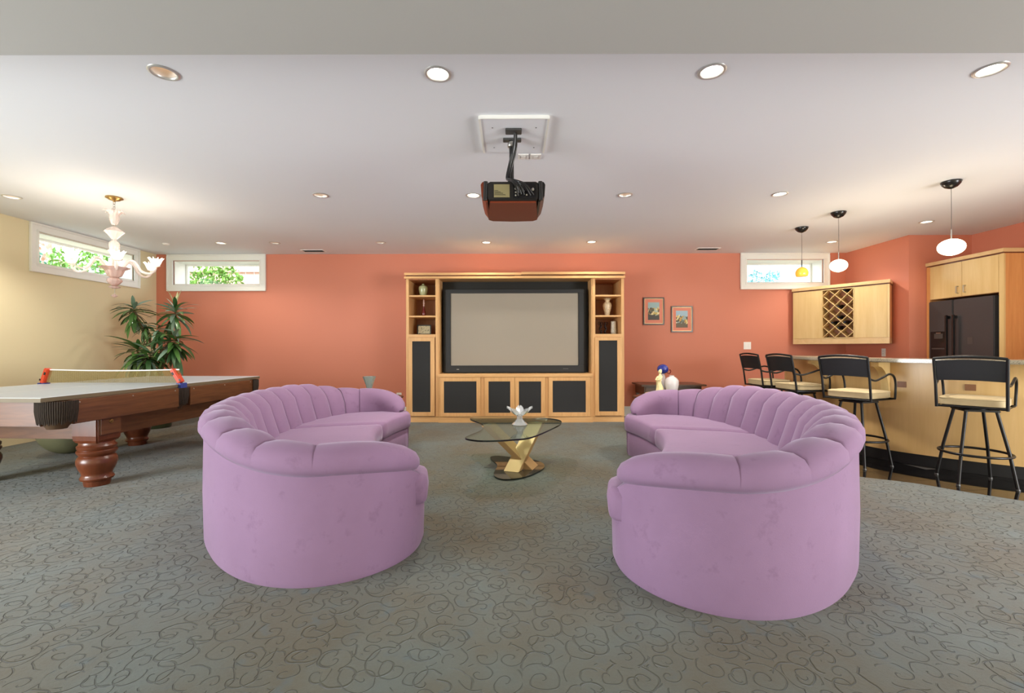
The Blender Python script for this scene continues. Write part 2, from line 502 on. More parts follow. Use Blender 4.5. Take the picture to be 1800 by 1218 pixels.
# mesh builder ------------------------------------------------------
class MB:
    def __init__(self):
        self.v = []
        self.f = []

    def add(self, vs_, fs_):
        b = len(self.v)
        self.v += [tuple(p) for p in vs_]
        self.f += [tuple(b + i for i in f) for f in fs_]
        return self

    def box(self, x0, x1, y0, y1, z0, z1):
        return self.add([(x0, y0, z0), (x1, y0, z0), (x1, y1, z0), (x0, y1, z0), (x0, y0, z1), (x1, y0, z1), (x1, y1, z1), (x0, y1, z1)],
                        [(3, 2, 1, 0), (4, 5, 6, 7), (0, 1, 5, 4), (1, 2, 6, 5), (2, 3, 7, 6), (3, 0, 4, 7)])

    def obox(self, c, ax, ay, az, sx, sy, sz):
        c, ax, ay, az = Vector(c), Vector(ax).normalized(), Vector(ay).normalized(), Vector(az).normalized()
        P = []
        for k in (-1, 1):
            for i, j in ((-1, -1), (1, -1), (1, 1), (-1, 1)):
                P.append(c + ax * (i * sx / 2) + ay * (j * sy / 2) + az * (k * sz / 2))
        return self.add(P, [(3, 2, 1, 0), (4, 5, 6, 7), (0, 1, 5, 4), (1, 2, 6, 5), (2, 3, 7, 6), (3, 0, 4, 7)])

    def prism(self, poly, z0, z1):
        n = len(poly)
        P = [(x, y, z0) for x, y in poly] + [(x, y, z1) for x, y in poly]
        F = [tuple(reversed(range(n))), tuple(range(n, 2 * n))]
        F += [(i, (i + 1) % n, n + (i + 1) % n, n + i) for i in range(n)]
        return self.add(P, F)

    def grid(self, rows, cu=False, cv=False, cap=False):
        m, n = len(rows), len(rows[0])
        P = [p for r in rows for p in r]
        F = []
        for i in range(m if cu else m - 1):
            for j in range(n if cv else n - 1):
                a, b = i * n + j, i * n + (j + 1) % n
                c, d = ((i + 1) % m) * n + (j + 1) % n, ((i + 1) % m) * n + j
                F.append((a, b, c, d))
        if cap:
            F.append(tuple(reversed(range(n))))
            F.append(tuple((m - 1) * n + j for j in range(n)))
        return self.add(P, F)

    def tube(self, pts, r, n=8, closed=False, cap=True):
        pts = [Vector(p) for p in pts]
        rows = []
        m = len(pts)
        up = Vector((0, 0, 1))
        prev = None
        for i, p in enumerate(pts):
            if closed:
                t = pts[(i + 1) % m] - pts[(i - 1) % m]
            else:
                t = pts[min(i + 1, m - 1)] - pts[max(i - 1, 0)]
            t.normalize()
            if prev is None:
                a = t.cross(up)
                if a.length < 1e-3:
                    a = t.cross(Vector((1, 0, 0)))
            else:
                a = prev - t * prev.dot(t)
            a.normalize()
            prev = a
            b = t.cross(a)
            rr = r[i] if isinstance(r, (list, tuple)) else r
            rows.append([p + a * (rr * math.cos(2 * PI * k / n)) + b * (rr * math.sin(2 * PI * k / n)) for k in range(n)])
        return self.grid(rows, cu=closed, cv=True, cap=(cap and not closed))

    def lathe(self, prof, n=24, c=(0, 0, 0), cap=True):
        rows = [[(c[0] + r * math.cos(2 * PI * k / n), c[1] + r * math.sin(2 * PI * k / n), c[2] + z) for k in range(n)] for r, z in prof]
        return self.grid(rows, cv=True, cap=cap)

    def sphere(self, c, rx, ry=None, rz=None, n=16, m=10):
        ry = ry or rx
        rz = rz or rx
        rows = []
        for i in range(m + 1):
            a = -PI / 2 + PI * i / m
            q = max(math.cos(a), 0.02)
            rows.append([(c[0] + rx * q * math.cos(2 * PI * k / n), c[1] + ry * q * math.sin(2 * PI * k / n), c[2] + rz * math.sin(a)) for k in range(n)])
        return self.grid(rows, cv=True, cap=True)

    def build(self, name, mat, parent=None, smooth=None, bevel=0.0, bseg=2, loc=None, recalc=True):
        me = bpy.data.meshes.new(name)
        vv = self.v
        if loc is not None:
            vv = [(a - loc[0], b - loc[1], c - loc[2]) for a, b, c in vv]
        me.from_pydata(vv, [], self.f)
        if recalc or bevel:
            bm = bmesh.new()
            bm.from_mesh(me)
            if recalc:
                bmesh.ops.recalc_face_normals(bm, faces=bm.faces)
            if bevel:
                es = [e for e in bm.edges if len(e.link_faces) == 2 and e.calc_face_angle(0) > 0.6]
                bmesh.ops.bevel(bm, geom=es, offset=bevel, segments=bseg, affect='EDGES', clamp_overlap=True)
            bm.to_mesh(me)
            bm.free()
        if smooth:
            for p in me.polygons:
                p.use_smooth = True
            me.set_sharp_from_angle(angle=math.radians(smooth))
        me.materials.append(M[mat] if isinstance(mat, str) else mat)
        o = bpy.data.objects.new(name, me)
        COL.objects.link(o)
        if loc is not None:
            o.location = loc
        if parent is not None:
            o.parent = parent
        return o


def tag(o, label=None, cat=None, group=None, kind=None):
    if label:
        o['label'] = label
    if cat:
        o['category'] = cat
    if group:
        o['group'] = group
    if kind:
        o['kind'] = kind
    return o


def thing(name, label, cat, loc=(0, 0, 0), rotz=0.0, group=None, kind=None):
    o = bpy.data.objects.new(name, None)
    o.empty_display_size = 0.1
    COL.objects.link(o)
    o.location = loc
    o.rotation_euler = (0, 0, rotz)
    return tag(o, label, cat, group, kind)


def struct(name, mb, mat, label, parent=None, **kw):
    o = mb.build(name, mat, parent, **kw)
    if parent is None:
        tag(o, label, name.split('_')[0], kind='structure')
    return o


def copy_tree(o, parent=None):
    c = o.copy()
    COL.objects.link(c)
    c.parent = parent
    for ch in list(o.children):
        copy_tree(ch, c)
    return c


def spline(pts, n=8):
    """Catmull-Rom through points (any dimension)."""
    out = []
    P = [Vector(p) for p in pts]
    for i in range(len(P) - 1):
        p0 = P[max(i - 1, 0)]
        p1, p2 = P[i], P[i + 1]
        p3 = P[min(i + 2, len(P) - 1)]
        for k in range(n):
            t = k / n
            out.append(0.5 * ((2 * p1) + (p2 - p0) * t + (2 * p0 - 5 * p1 + 4 * p2 - p3) * t * t + (3 * p1 - p0 - 3 * p2 + p3) * t ** 3))
    out.append(P[-1])
    return out


# ================================================================== SETTING
XL, XR, XR2 = -6.17, 5.80, 6.72
YB, YA, YR = 7.90, 6.65, -3.5
ZC = 2.82
WT = 0.36      # wall thickness

# --- carpet with a curved edge against the bar tiles
edge = [(6.72, 2.35), (5.5, 2.62), (4.7, 2.92), (4.2, 3.24), (3.917, 3.496), (3.68, 3.734), (3.528, 3.923), (3.33, 4.06), (3.149, 4.18), (2.98, 4.45), (2.9, 5.0), (2.92, 5.8), (3.05, 6.8), (3.2, 7.9)]
edge = [(p.x, p.y) for p in spline(edge, 5)]
poly = [(XL, YR), (XR2, YR)] + edge + [(XL, YB)]
struct('floor', MB().prism(poly, -0.05, 0.0), 'carpet', 'grey green carpet with carved scroll pattern covering the room floor')
tf = MB().box(2.5, XR2, 2.0, YB, -0.06, -0.016)
tile_floor = struct('floor_tile', tf, 'grout', 'glossy black tiled floor strip in front of the bar')
tile_me = None
ts = 0.305
a45 = math.radians(8)
for i in range(-20, 20):
    for j in range(-20, 20):
        lx, ly = i * ts, j * ts
        wx = 4.2 + lx * math.cos(a45) - ly * math.sin(a45)
        wy = 4.3 + lx * math.sin(a45) + ly * math.cos(a45)
        if not (2.75 < wx < 5.4 and 2.5 < wy < 6.9):
            continue
        # keep the strip between carpet edge and bar
        if wx + wy * 0.95 > 8.75 and wx > 4.1:
            continue
        if wy > 4.6 and wx > 4.0:
            continue
        dmin = min((wx - ex) ** 2 + (wy - ey) ** 2 for ex, ey in edge)
        near = min(edge, key=lambda e: (wx - e[0]) ** 2 + (wy - e[1]) ** 2)
        if dmin > 0.22 ** 2 and (wx + wy < near[0] + near[1] if wy < 4.4 else wx < near[0]):
            continue
        if tile_me is None:
            t = MB().box(-ts / 2 + 0.002, ts / 2 - 0.002, -ts / 2 + 0.002, ts / 2 - 0.002, -0.008, 0.0)
            o = t.build('tile', 'blacktile', tile_floor)
            tile_me = o.data
        else:
            o = bpy.data.objects.new('tile', tile_me)
            COL.objects.link(o)
            o.parent = tile_floor
        o.location = (wx, wy, -0.010)
        o.rotation_euler = (0, 0, a45)

# --- ceiling with round openings for the downlights
LIGHTS = [  # x, y, lit
    (-2.063, 2.70, 0), (-0.439, 2.72, 1), (1.190, 2.70, 1), (2.832, 2.69, 1),
    (-5.369, 4.89, 0), (-2.039, 4.86, 0), (-0.412, 4.88, 1), (1.214, 4.87, 0), (2.865, 4.86, 1),
    (5.422, 5.95, 1), (4.966, 7.06, 1),
    (-4.507, 7.05, 1), (-3.674, 7.05, 0), (-2.027, 7.04, 0), (-0.393, 7.05, 1), (1.234, 7.03, 1)]
RH = 0.064
bm = bmesh.new()
corners = [(XL - 0.1, YR - 0.1), (XR2 + 0.1, YR - 0.1), (XR2 + 0.1, YB + 0.1), (XL - 0.1, YB + 0.1)]


def loop(pts):
    vv = [bm.verts.new((x, y, ZC)) for x, y in pts]
    return [bm.edges.new((vv[i], vv[(i + 1) % len(vv)])) for i in range(len(vv))]


es = loop(corners)
for x, y, l in LIGHTS:
    es += loop([(x + RH * math.cos(2 * PI * k / 24), y + RH * math.sin(2 * PI * k / 24)) for k in range(24)])
bmesh.ops.triangle_fill(bm, use_beauty=True, use_dissolve=False, edges=es, normal=(0, 0, -1))
me = bpy.data.meshes.new('ceiling')
bm.to_mesh(me)
bm.free()
me.materials.append(M['ceiling'])
ceil = bpy.data.objects.new('ceiling', me)
COL.objects.link(ceil)
tag(ceil, 'flat off-white painted ceiling with recessed lights', 'ceiling', kind='structure')
# roof slab above so that no daylight leaks in through the cans
struct('ceiling_deck', MB().box(XL - 0.4, XR2 + 0.4, YR - 0.4, YB + 0.4, 3.05, 3.12), 'ceiling', 'structural deck closing off the space above the ceiling')
struct('ceiling_soffit', MB().box(XL, XR2, YR, 2.043, 2.50, 2.81), 'soffit', 'dropped soffit across the front of the ceiling, toned grey for its shade')

# --- walls with window openings
W1 = (-5.86, -4.375, 2.295, 2.705)     # back wall left window opening x0,x1,z0,z1
W3 = (4.075, 5.39, 2.305, 2.705)       # back wall right window opening
W2 = (5.925, 7.405, 2.295, 2.705)      # left wall window opening y0,y1


def wall_y(mb, x0, x1, y0, y1, z1, holes):
    """wall parallel to X with rectangular holes (x0,x1,z0,z1)"""
    xs = x0
    for h in sorted(holes):
        mb.box(xs, h[0], y0, y1, -0.05, z1)
        mb.box(h[0], h[1], y0, y1, -0.05, h[2])
        mb.box(h[0], h[1], y0, y1, h[3], z1)
        xs = h[1]
    mb.box(xs, x1, y0, y1, -0.05, z1)
    return mb


def wall_x(mb, y0, y1, x0, x1, z1, holes):
    ys = y0
    for h in sorted(holes):
        mb.box(x0, x1, ys, h[0], -0.05, z1)
        mb.box(x0, x1, h[0], h[1], -0.05, h[2])
        mb.box(x0, x1, h[0], h[1], h[3], z1)
        ys = h[1]
    mb.box(x0, x1, ys, y1, -0.05, z1)
    return mb


struct('wall_back', wall_y(MB(), XL, XR + 0.2, YB, YB + WT, 3.05, [W1, W3]), 'coral', 'coral painted back wall')
struct('wall_left', wall_x(MB(), YR, YB + WT, XL - WT, XL, 3.05, [W2, (-2.9, 1.7, 0.1, 2.1)]), 'cream', 'cream painted left wall')
struct('wall_right', MB().prism([(XR, YB), (XR, YA), (XR2 + 0.2, YA), (XR2 + 0.2, YB)], -0.05, 3.05), 'coral', 'coral wall block jutting out in the back right corner')
struct('wall_kitchen', wall_x(MB(), YR, YA, XR2, XR2 + 0.2, 3.05, [(-2.9, 1.7, 0.1, 2.1)]), 'coral', 'coral kitchen side wall behind the refrigerator cabinet')
struct('wall_rear', wall_y(MB(), XL, XR2, YR - 0.2, YR, 3.05, []), 'cream', 'cream rear wall behind the viewer')


def casing_back(n, hole, label):
    x0, x1, z0, z1 = hole
    t = thing('window_%d' % n, label, 'window', ((x0 + x1) / 2, YB, z0), kind='structure')
    cx, cz = (x0 + x1) / 2, z0

    def ring(name, mat, a0, a1, b0, b1, w, y0, y1, par=t, bevel=0.006):
        mb = MB()
        mb.box(a0, a1, y0, y1, b1 - w, b1)
        mb.box(a0, a1, y0, y1, b0, b0 + w)
        mb.box(a0, a0 + w, y0, y1, b0 + w, b1 - w)
        mb.box(a1 - w, a1, y0, y1, b0 + w, b1 - w)
        mb.v = [(p[0] - cx, p[1] - YB, p[2] - cz) for p in mb.v]
        return mb.build(name, mat, par, bevel=bevel)
    top = min(z1 + 0.11, ZC - 0.004)
    ring('casing', 'trim', x0 - 0.11, x1 + 0.11, z0 - 0.11, top, 0.105, YB - 0.022, YB)
    ring('casing_bead', 'trim', x0 - 0.115, x1 + 0.115, z0 - 0.115, min(z1 + 0.115, ZC - 0.002), 0.028, YB - 0.040, YB - 0.001)
    ring('casing_lip', 'trim', x0 - 0.035, x1 + 0.035, z0 - 0.035, z1 + 0.035, 0.03, YB - 0.032, YB - 0.001)
    ring('jamb', 'trim', x0, x1, z0, z1, 0.012, YB, YB + WT, bevel=0)
    s = ring('sash', 'trim', x0 + 0.012, x1 - 0.012, z0 + 0.012, z1 - 0.012, 0.03, YB + WT - 0.10, YB + WT - 0.06)
    mb = MB().box(x0 + 0.04 - cx, x1 - 0.04 - cx, WT - 0.083, WT - 0.078, 0.04, z1 - z0 - 0.04)
    mb.build('pane', 'pane', t)
    return t


casing_back(1, W1, 'white framed basement window with green shrub outside, left on the coral wall')
casing_back(3, W3, 'white framed basement window with pale blue view above the wine cabinet')
# left wall window: same parts turned
w2 = casing_back(2, (-(W2[1] - W2[0]) / 2, (W2[1] - W2[0]) / 2, W2[2], W2[3]), 'white framed basement window on the cream wall behind the chandelier')
w2.location = (XL, (W2[0] + W2[1]) / 2, W2[2])
w2.rotation_euler = (0, 0, PI / 2)


def baseboard(name, x0, x1):
    mb = MB().box(x0, x1, YB - 0.016, YB, 0, 0.165).box(x0, x1, YB - 0.024, YB, 0.0, 0.115).box(x0, x1, YB - 0.024, YB, 0.145, 0.168)
    struct(name, mb, 'trim', 'tall white moulded baseboard along the coral wall', bevel=0.003)


baseboard('baseboard_back_left', XL, -1.69)
baseboard('baseboard_back_right', 1.80, 4.9)
struct('baseboard_left', MB().box(XL, XL + 0.016, 1.72, YB, 0, 0.165).box(XL, XL + 0.024, 1.72, YB, 0, 0.115), 'cream', 'cream baseboard along the left wall')
# frames of the unseen side openings added for the fill lights
for n, (nm, mb) in enumerate((('left', MB().box(XL - .1, XL, -2.9, -2.8, .1, 2.1).box(XL - .1, XL, 1.6, 1.7, .1, 2.1).box(XL - .1, XL, -.65, -.55, .1, 2.1)),
                              ('right', MB().box(XR2, XR2 + .1, -2.9, -2.8, .1, 2.1).box(XR2, XR2 + .1, 1.6, 1.7, .1, 2.1).box(XR2, XR2 + .1, -0.65, -0.55, .1, 2.1)))):
    struct('door_%d' % (n + 1), mb, 'trim', 'white frame of an added unseen opening in the %s wall near the viewer' % nm)

# ================================================================== DOWNLIGHTS
# a made-once trim ring, baffle and lamp shared by all of them
ring_me = MB().lathe([(RH - 0.004, 0.006), (RH - 0.002, -0.004), (RH + 0.004, -0.008), (0.078, -0.006), (0.082, -0.0005), (0.078, 0.0)], 32, cap=False).build('trim_ring', 'ringmetal', smooth=50).data
baf = MB()
baf.grid([[(r * math.cos(2 * PI * k / 32), r * math.sin(2 * PI * k / 32), z) for k in range(32)] for r, z in ((RH - 0.002, 0.0), (RH - 0.006, 0.02), (0.052, 0.05), (0.050, 0.075))], cv=True)
baf_me = baf.build('baffle', 'baffle', smooth=40).data
lamp_on = MB().lathe([(0.001, 0.020), (0.03, 0.022), (0.05, 0.030), (0.0545, 0.042)], 32).build('lamp', 'lampwhite', smooth=60).data
lamp_off = MB().lathe([(0.001, 0.040), (0.03, 0.042), (0.044, 0.050), (0.0505, 0.062)], 32).build('lamp', 'lampwarm', smooth=60).data
for n in ('trim_ring', 'baffle', 'lamp', 'lamp.001'):
    bpy.data.objects.remove(bpy.data.objects[n])
LN = {0: 'unlit recessed downlight at the front left of the ceiling, beside the soffit', 1: 'lit recessed downlight beside the soffit, left of the projector mount',
      2: 'lit recessed downlight beside the soffit, right of the projector mount', 3: 'lit recessed downlight at the front right of the ceiling',
      4: 'recessed downlight near the cream wall, left of the chandelier', 5: 'dim recessed downlight between chandelier and projector',
      6: 'lit recessed downlight just left of the projector body', 7: 'unlit recessed downlight right of the projector', 8: 'lit recessed downlight between projector and the pendant lamps',
      9: 'lit recessed downlight above the bar near the tall pendant lamp', 10: 'lit recessed downlight in front of the back right window',
      11: 'lit recessed downlight close to the back left window', 12: 'unlit recessed downlight right of the back left window',
      13: 'dim recessed downlight in the back row left of the media cabinet', 14: 'lit recessed downlight in the back row above the left half of the screen',
      15: 'lit recessed downlight in the back row above the right cabinet tower'}
for i, (x, y, l) in enumerate(LIGHTS):
    t = thing('recessed_downlight', LN[i], 'ceiling light', (x, y, ZC), group='recessed downlights')
    for nm, d in (('trim_ring', ring_me), ('baffle', baf_me), ('lamp', lamp_on if l else lamp_off)):
        o = bpy.data.objects.new(nm, d)
        COL.objects.link(o)
        o.parent = t
    if True:
        d = bpy.data.lights.new('downlight_beam', 'SPOT')
        d.energy = SPOT * (1.0 if l else 0.4) * (0.15 if y < 3 else 0.25 if (x > 5 and y < 6.5) else 1.3 if (x > 4.5 and y > 6.5) else 0.75 if y > 6.5 else 3.8)  # dim and unlit downlights also get a weak beam, added as fill
        d.spot_size = math.radians(128)
        d.spot_blend = 0.6
        d.shadow_soft_size = 0.05
        d.color = (1.0, 0.95, 0.88)
        o = bpy.data.objects.new('downlight_beam', d)
        COL.objects.link(o)
        o.parent = t
        o.location = (0, 0, 0.012)


# ================================================================== SOFAS
def make_sofa(label, Mx, My, ang, mirror):
    root = thing('curved_sofa', label, 'sofa', (Mx, My, 0), group='pair of curved lilac sofas')
    ca, sa = math.cos(ang), math.sin(ang)
    SX, CW, SW = 1.76, -0.50, 0.93     # semi length, centre line, semi depth
    SF = 1.24                            # where front begins

    def W(s, w, z):
        x = -s * sa + w * ca
        y = s * ca + w * sa
        return (-x if mirror else x, y, z)
    pts = []
    for k in range(40):
        th = PI / 2 * k / 40
        pts.append((-SF - (SX - SF) * math.sin(th), CW + 0.53 * math.cos(th)))
    for k in range(241):
        ph = PI * k / 240
        pts.append((-SX * math.cos(ph), CW - SW * math.sin(ph)))
    for k in range(39, -1, -1):
        th = PI / 2 * k / 40
        pts.append((SF + (SX - SF) * math.sin(th), CW + 0.53 * math.cos(th)))
    cum = [0]
    for a, b in zip(pts, pts[1:]):
        cum.append(cum[-1] + math.hypot(b[0] - a[0], b[1] - a[1]))
    Ltot = cum[-1]

    def at(d):
        d = min(max(d, 0), Ltot)
        i = 0
        lo, hi = 0, len(cum) - 1
        while hi - lo > 1:
            mid = (lo + hi) // 2
            if cum[mid] <= d:
                lo = mid
            else:
                hi = mid
        i = lo
        t = (d - cum[i]) / max(cum[i + 1] - cum[i], 1e-9)
        p = (lerp(pts[i][0], pts[i + 1][0], t), lerp(pts[i][1], pts[i + 1][1], t))
        i0, i1 = max(i - 2, 0), min(i + 3, len(pts) - 1)
        tx, ty = pts[i1][0] - pts[i0][0], pts[i1][1] - pts[i0][1]
        l = math.hypot(tx, ty)
        return p, (-ty / l * -1, tx / l * -1)  # placeholder normal, fixed below

    def inward(d):
        p, _ = at(d)
        q, _ = at(min(d + 0.03, Ltot))
        r, _ = at(max(d - 0.03, 0))
        tx, ty = q[0] - r[0], q[1] - r[1]
        l = math.hypot(tx, ty)
        n = (-ty / l, tx / l)
        return p, n
    d0 = cum[40]            # end of the near corner = start of half ellipse
    d1 = Ltot - d0

    def T(d):
        e = min(d, Ltot - d)
        if e < d0:
            t = e / d0
            return 0.545 + (0.70 - 0.545) * math.sin(t * PI / 2) ** 0.9
        t = min((e - d0) / 1.05, 1)
        return 0.70 + 0.105 * (t * t * (3 - 2 * t))

    def top_prof(d, wid=1.0):
        t = T(d)
        e = min(d, Ltot - d)
        bk = min(max((e - d0 * 0.6) / 0.9, 0), 1)       # 0 on arms, 1 at the back
        return [(0.030, t - 0.155), (-0.012, t - 0.150), (-0.036, t - 0.115), (-0.034, t - 0.07), (-0.010, t - 0.03), (0.045, t - 0.004), (0.10, t),
                (0.155, t - 0.018), (0.20, t - 0.06), (lerp(0.215, 0.245, bk), t - 0.12), (lerp(0.215, 0.285, bk), lerp(t - 0.17, 0.55, bk)), (lerp(0.215, 0.32, bk), lerp(0.40, 0.44, bk)), (lerp(0.215, 0.34, bk), 0.28)]
    # base: full plan prism
    base = [at(Ltot * k / 160)[0] for k in range(161)]
    fr = []
    for k in range(1, 40):
        s = SF - 2 * SF * k / 40
        fr.append((s, -0.33 + 0.36 * (s / SF) ** 2))
    outl = base + fr
    rows = []
    n = len(outl)
    for z, off in ((0.0, 0.012), (0.02, 0.004), (0.13, -0.0), (0.235, 0.004), (0.26, 0.03)):
        row = []
        for i in range(n):
            a, b = outl[i - 1], outl[(i + 1) % n]
            tx, ty = b[0] - a[0], b[1] - a[1]
            l = math.hypot(tx, ty) or 1
            row.append(W(outl[i][0] - ty / l * off, outl[i][1] + tx / l * off, z))
        rows.append(row)
    MB().grid(rows, cv=True, cap=True).build('base', 'velvet', root, smooth=50)
    # outer back panel
    mb = MB()
    rows = []
    K = 170
    ds0 = 0.02
    for k in range(K + 1):
        d = lerp(ds0, Ltot - ds0, k / K)
        p, nn = inward(d)
        t = T(d)
        row = []
        e = min(d, Ltot - d)
        ui = lerp(0.07, 0.20, min(e / 0.42, 1.0))
        zt = t - 0.11 - 0.07 * max(0.0, 1 - e / 0.35)
        for u, z in ((ui, 0.24), (ui, zt), (0.03, zt - 0.005), (-0.006, zt - 0.03), (-0.012, 0.30), (-0.006, 0.03), (0.006, 0.0), (ui, 0.0)):
            row.append(W(p[0] + nn[0] * u, p[1] + nn[1] * u, z))
        rows.append(row)
    mb.grid(rows, cv=True, cap=True).build('outer_back', 'velvet', root, smooth=50)

    def pad(name, da, db, bulge, tipA=False, tipB=False, N=12):
        rows = []
        for k in range(N + 1):
            v = k / N
            d = lerp(da, db, v)
            p, nn = inward(d)
            pr = top_prof(d)
            h = 1 - abs(2 * v - 1) ** 2.6
            sc = 1.0
            cu, cz = 0.10, T(d) - 0.10
            if tipA and v < 0.55:
                sc = max(0.12, math.sqrt(max(0, 1 - (1 - v / 0.55) ** 2.4)))
            if tipB and v > 0.45:
                sc = max(0.12, math.sqrt(max(0, 1 - (1 - (1 - v) / 0.55) ** 2.4)))
            row = []
            for j, (u, z) in enumerate(pr):
                wgt = [0.0, .0, .08, .25, .5, .8, 1, 1, 1, 1, 1, 1, 1][j]
                dn = (1 - h) * bulge * wgt
                # sink towards the section's core
                if j >= 9:
                    u2, z2 = u - dn, z
                else:
                    du, dz = cu - u, cz - z
                    l = math.hypot(du, dz) or 1
                    u2, z2 = u + du / l * dn, z + dz / l * dn
                if sc < 1:
                    if j >= 9:
                        u2 = cu + (u2 - cu) * sc
                    else:
                        u2, z2 = cu + (u2 - cu) * sc, cz + (z2 - cz) * sc
                row.append(W(p[0] + nn[0] * u2, p[1] + nn[1] * u2, z2))
            rows.append(row)
        return MB().grid(rows, cap=True).build(name, 'velvet', root, smooth=70)
    tip = 0.04
    pad('arm_bolster', tip, d0 + 0.03, 0.010, tipA=True, N=26)
    pad('arm_bolster', d1 - 0.03, Ltot - tip, 0.010, tipB=True, N=26)
    NC = 14
    for i in range(NC):
        pad('back_channel', lerp(d0 + 0.03, d1 - 0.03, i / NC), lerp(d0 + 0.03, d1 - 0.03, (i + 1) / NC), 0.022 if i in (0, NC - 1) else 0.034)
    # seat cushions

    def wf(s):
        a = abs(s)
        if a <= SF:
            return -0.30 + 0.36 * (a / SF) ** 2
        return 0.06 - 0.5 * (a - SF) ** 2

    def wb(s):
        return CW - 0.64 * math.sqrt(max(0.02, 1 - (s / (SX - 0.22)) ** 2))
    for s0, s1 in ((-1.50, -0.56), (-0.56, 0.56), (0.56, 1.50)):
        rows = []
        N = 18
        for k in range(N + 1):
            v = k / N
            s = lerp(s0 + 0.004, s1 - 0.004, v)
            e = min(v, 1 - v) * (s1 - s0)
            rnd = max(0.0, 1 - e / 0.035)
            dz = 0.028 * rnd ** 2
            f, b = wf(s), wb(s)
            top, bot = 0.432 - dz, 0.262 + dz * 0.5
            crown = 0.012 * math.sin(PI * v)
            f -= 0.02 * rnd ** 2
            row = [W(s, b, bot), W(s, b, top - 0.01), W(s, lerp(b, f, 0.3), top + crown), W(s, lerp(b, f, 0.65), top + crown), W(s, f - 0.05, top + crown * 0.6), W(s, f - 0.016, top - 0.003),
                   W(s, f - 0.001, top - 0.022), W(s, f + 0.006, top - 0.08), W(s, f - 0.001, bot + 0.022), W(s, f - 0.016, bot + 0.003), W(s, f - 0.08, bot)]
            rows.append(row)
        MB().grid(rows, cv=True, cap=True).build('seat_cushion', 'velvet', root, smooth=60)
    return root


make_sofa('lilac velvet curved channel-back sofa on the left, beside the billiard table', -0.92, 4.08, math.radians(15), False)
make_sofa('lilac velvet curved channel-back sofa on the right, beside the bar stools', 0.955, 3.81, math.radians(16), True)


# ================================================================== MEDIA CABINET
YF = 7.26


def door(parent, x0, x1, z0, z1, m, yf, ox, oy):
    """framed door with a black cloth panel; coordinates are world, offset by parent's origin"""
    f = MB()
    a0, a1, b0, b1 = m
    f.box(x0, x1, yf - 0.02, yf, z0, b0).box(x0, x1, yf - 0.02, yf, b1, z1).box(x0, a0, yf - 0.02, yf, b0, b1).box(a1, x1, yf - 0.02, yf, b0, b1)
    f.v = [(p[0] - ox, p[1] - oy, p[2]) for p in f.v]
    d = f.build('door', 'maple', parent, bevel=0.002, bseg=1)
    c = MB().box(a0 - ox, a1 - ox, yf - 0.012 - oy, yf - 0.004 - oy, b0, b1)
    tag(c.build('speaker_cloth', 'cloth', d), 'black speaker cloth panel')
    return d


def tower(label, x0, x1, dx0, dx1, m):
    ox, oy = (x0 + x1) / 2, (YF + YB) / 2
    t = thing('tower_cabinet', label, 'cabinet', (ox, oy, 0), group='media cabinet towers')

    def L(mb):
        mb.v = [(p[0] - ox, p[1] - oy, p[2]) for p in mb.v]
        return mb
    y1 = YB - 0.03
    L(MB().box(x0, x0 + 0.045, YF, y1, 0.09, 2.29)).build('side_panel', 'maple', t, bevel=0.002, bseg=1)
    L(MB().box(x1 - 0.045, x1, YF, y1, 0.09, 2.29)).build('side_panel', 'maple', t, bevel=0.002, bseg=1)
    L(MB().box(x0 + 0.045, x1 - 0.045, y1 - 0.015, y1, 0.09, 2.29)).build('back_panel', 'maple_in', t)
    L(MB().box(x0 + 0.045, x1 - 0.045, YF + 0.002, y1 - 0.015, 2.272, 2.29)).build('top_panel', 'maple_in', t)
    L(MB().box(x0 + 0.045, x1 - 0.045, YF, y1 - 0.015, 1.358, 1.404)).build('fixed_shelf', 'maple_h', t)
    for z in (2.004, 1.678):
        L(MB().box(x0 + 0.045, x1 - 0.045, YF + 0.01, y1 - 0.015, z, z + 0.026)).build('shelf', 'maple_h', t, bevel=0.002, bseg=1)
    L(MB().box(x0, x1, YF + 0.01, y1, 0.0, 0.09)).build('plinth', 'maple_h', t)
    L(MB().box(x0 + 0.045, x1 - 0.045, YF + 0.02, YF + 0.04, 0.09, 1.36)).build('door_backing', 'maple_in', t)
    door(t, dx0, dx1, 0.103, 1.353, m, YF + 0.0, ox, oy)
    return t


tower('maple tower cabinet with celadon vase shelf, left of the screen', -1.690, -1.175, -1.651, -1.232, (-1.588, -1.300, 0.167, 1.293))
tower('maple tower cabinet with floral vase shelf, right of the screen', 1.285, 1.790, 1.320, 1.755, (1.383, 1.675, 0.170, 1.300))

bc = thing('media_base_cabinet', 'low maple cabinet with four black cloth doors under the screen', 'cabinet', (0.05, 7.55, 0))
YC = YF - 0.035


def Lb(mb):
    mb.v = [(p[0] - 0.05, p[1] - 7.55, p[2]) for p in mb.v]
    return mb


Lb(MB().box(-1.172, 1.282, YC + 0.012, YB - 0.03, 0.09, 0.722)).build('carcass', 'maple', bc)
Lb(MB().box(-1.172, 1.282, YC, YB - 0.03, 0.0, 0.09)).build('plinth', 'maple_h', bc)
Lb(MB().box(-1.171, 1.281, YC - 0.02, YB - 0.03, 0.724, 0.774)).build('ledge', 'maple_h', bc, bevel=0.004)
for dx0, dx1, m in ((-1.144, -0.502, (-1.081, -0.565, 0.156, 0.656)), (-0.437, 0.042, (-0.373, -0.030, 0.155, 0.654)),
                    (0.047, 0.525, (0.108, 0.460, 0.153, 0.653)), (0.580, 1.241, (0.643, 1.168, 0.161, 0.661))):
    door(bc, dx0, dx1, 0.095, 0.718, m, YC + 0.006, 0.05, 7.55)

cr = thing('cabinet_crown', 'maple crown boards spanning the top of the media cabinet', 'cornice', (0.044, 7.5, 2.29))


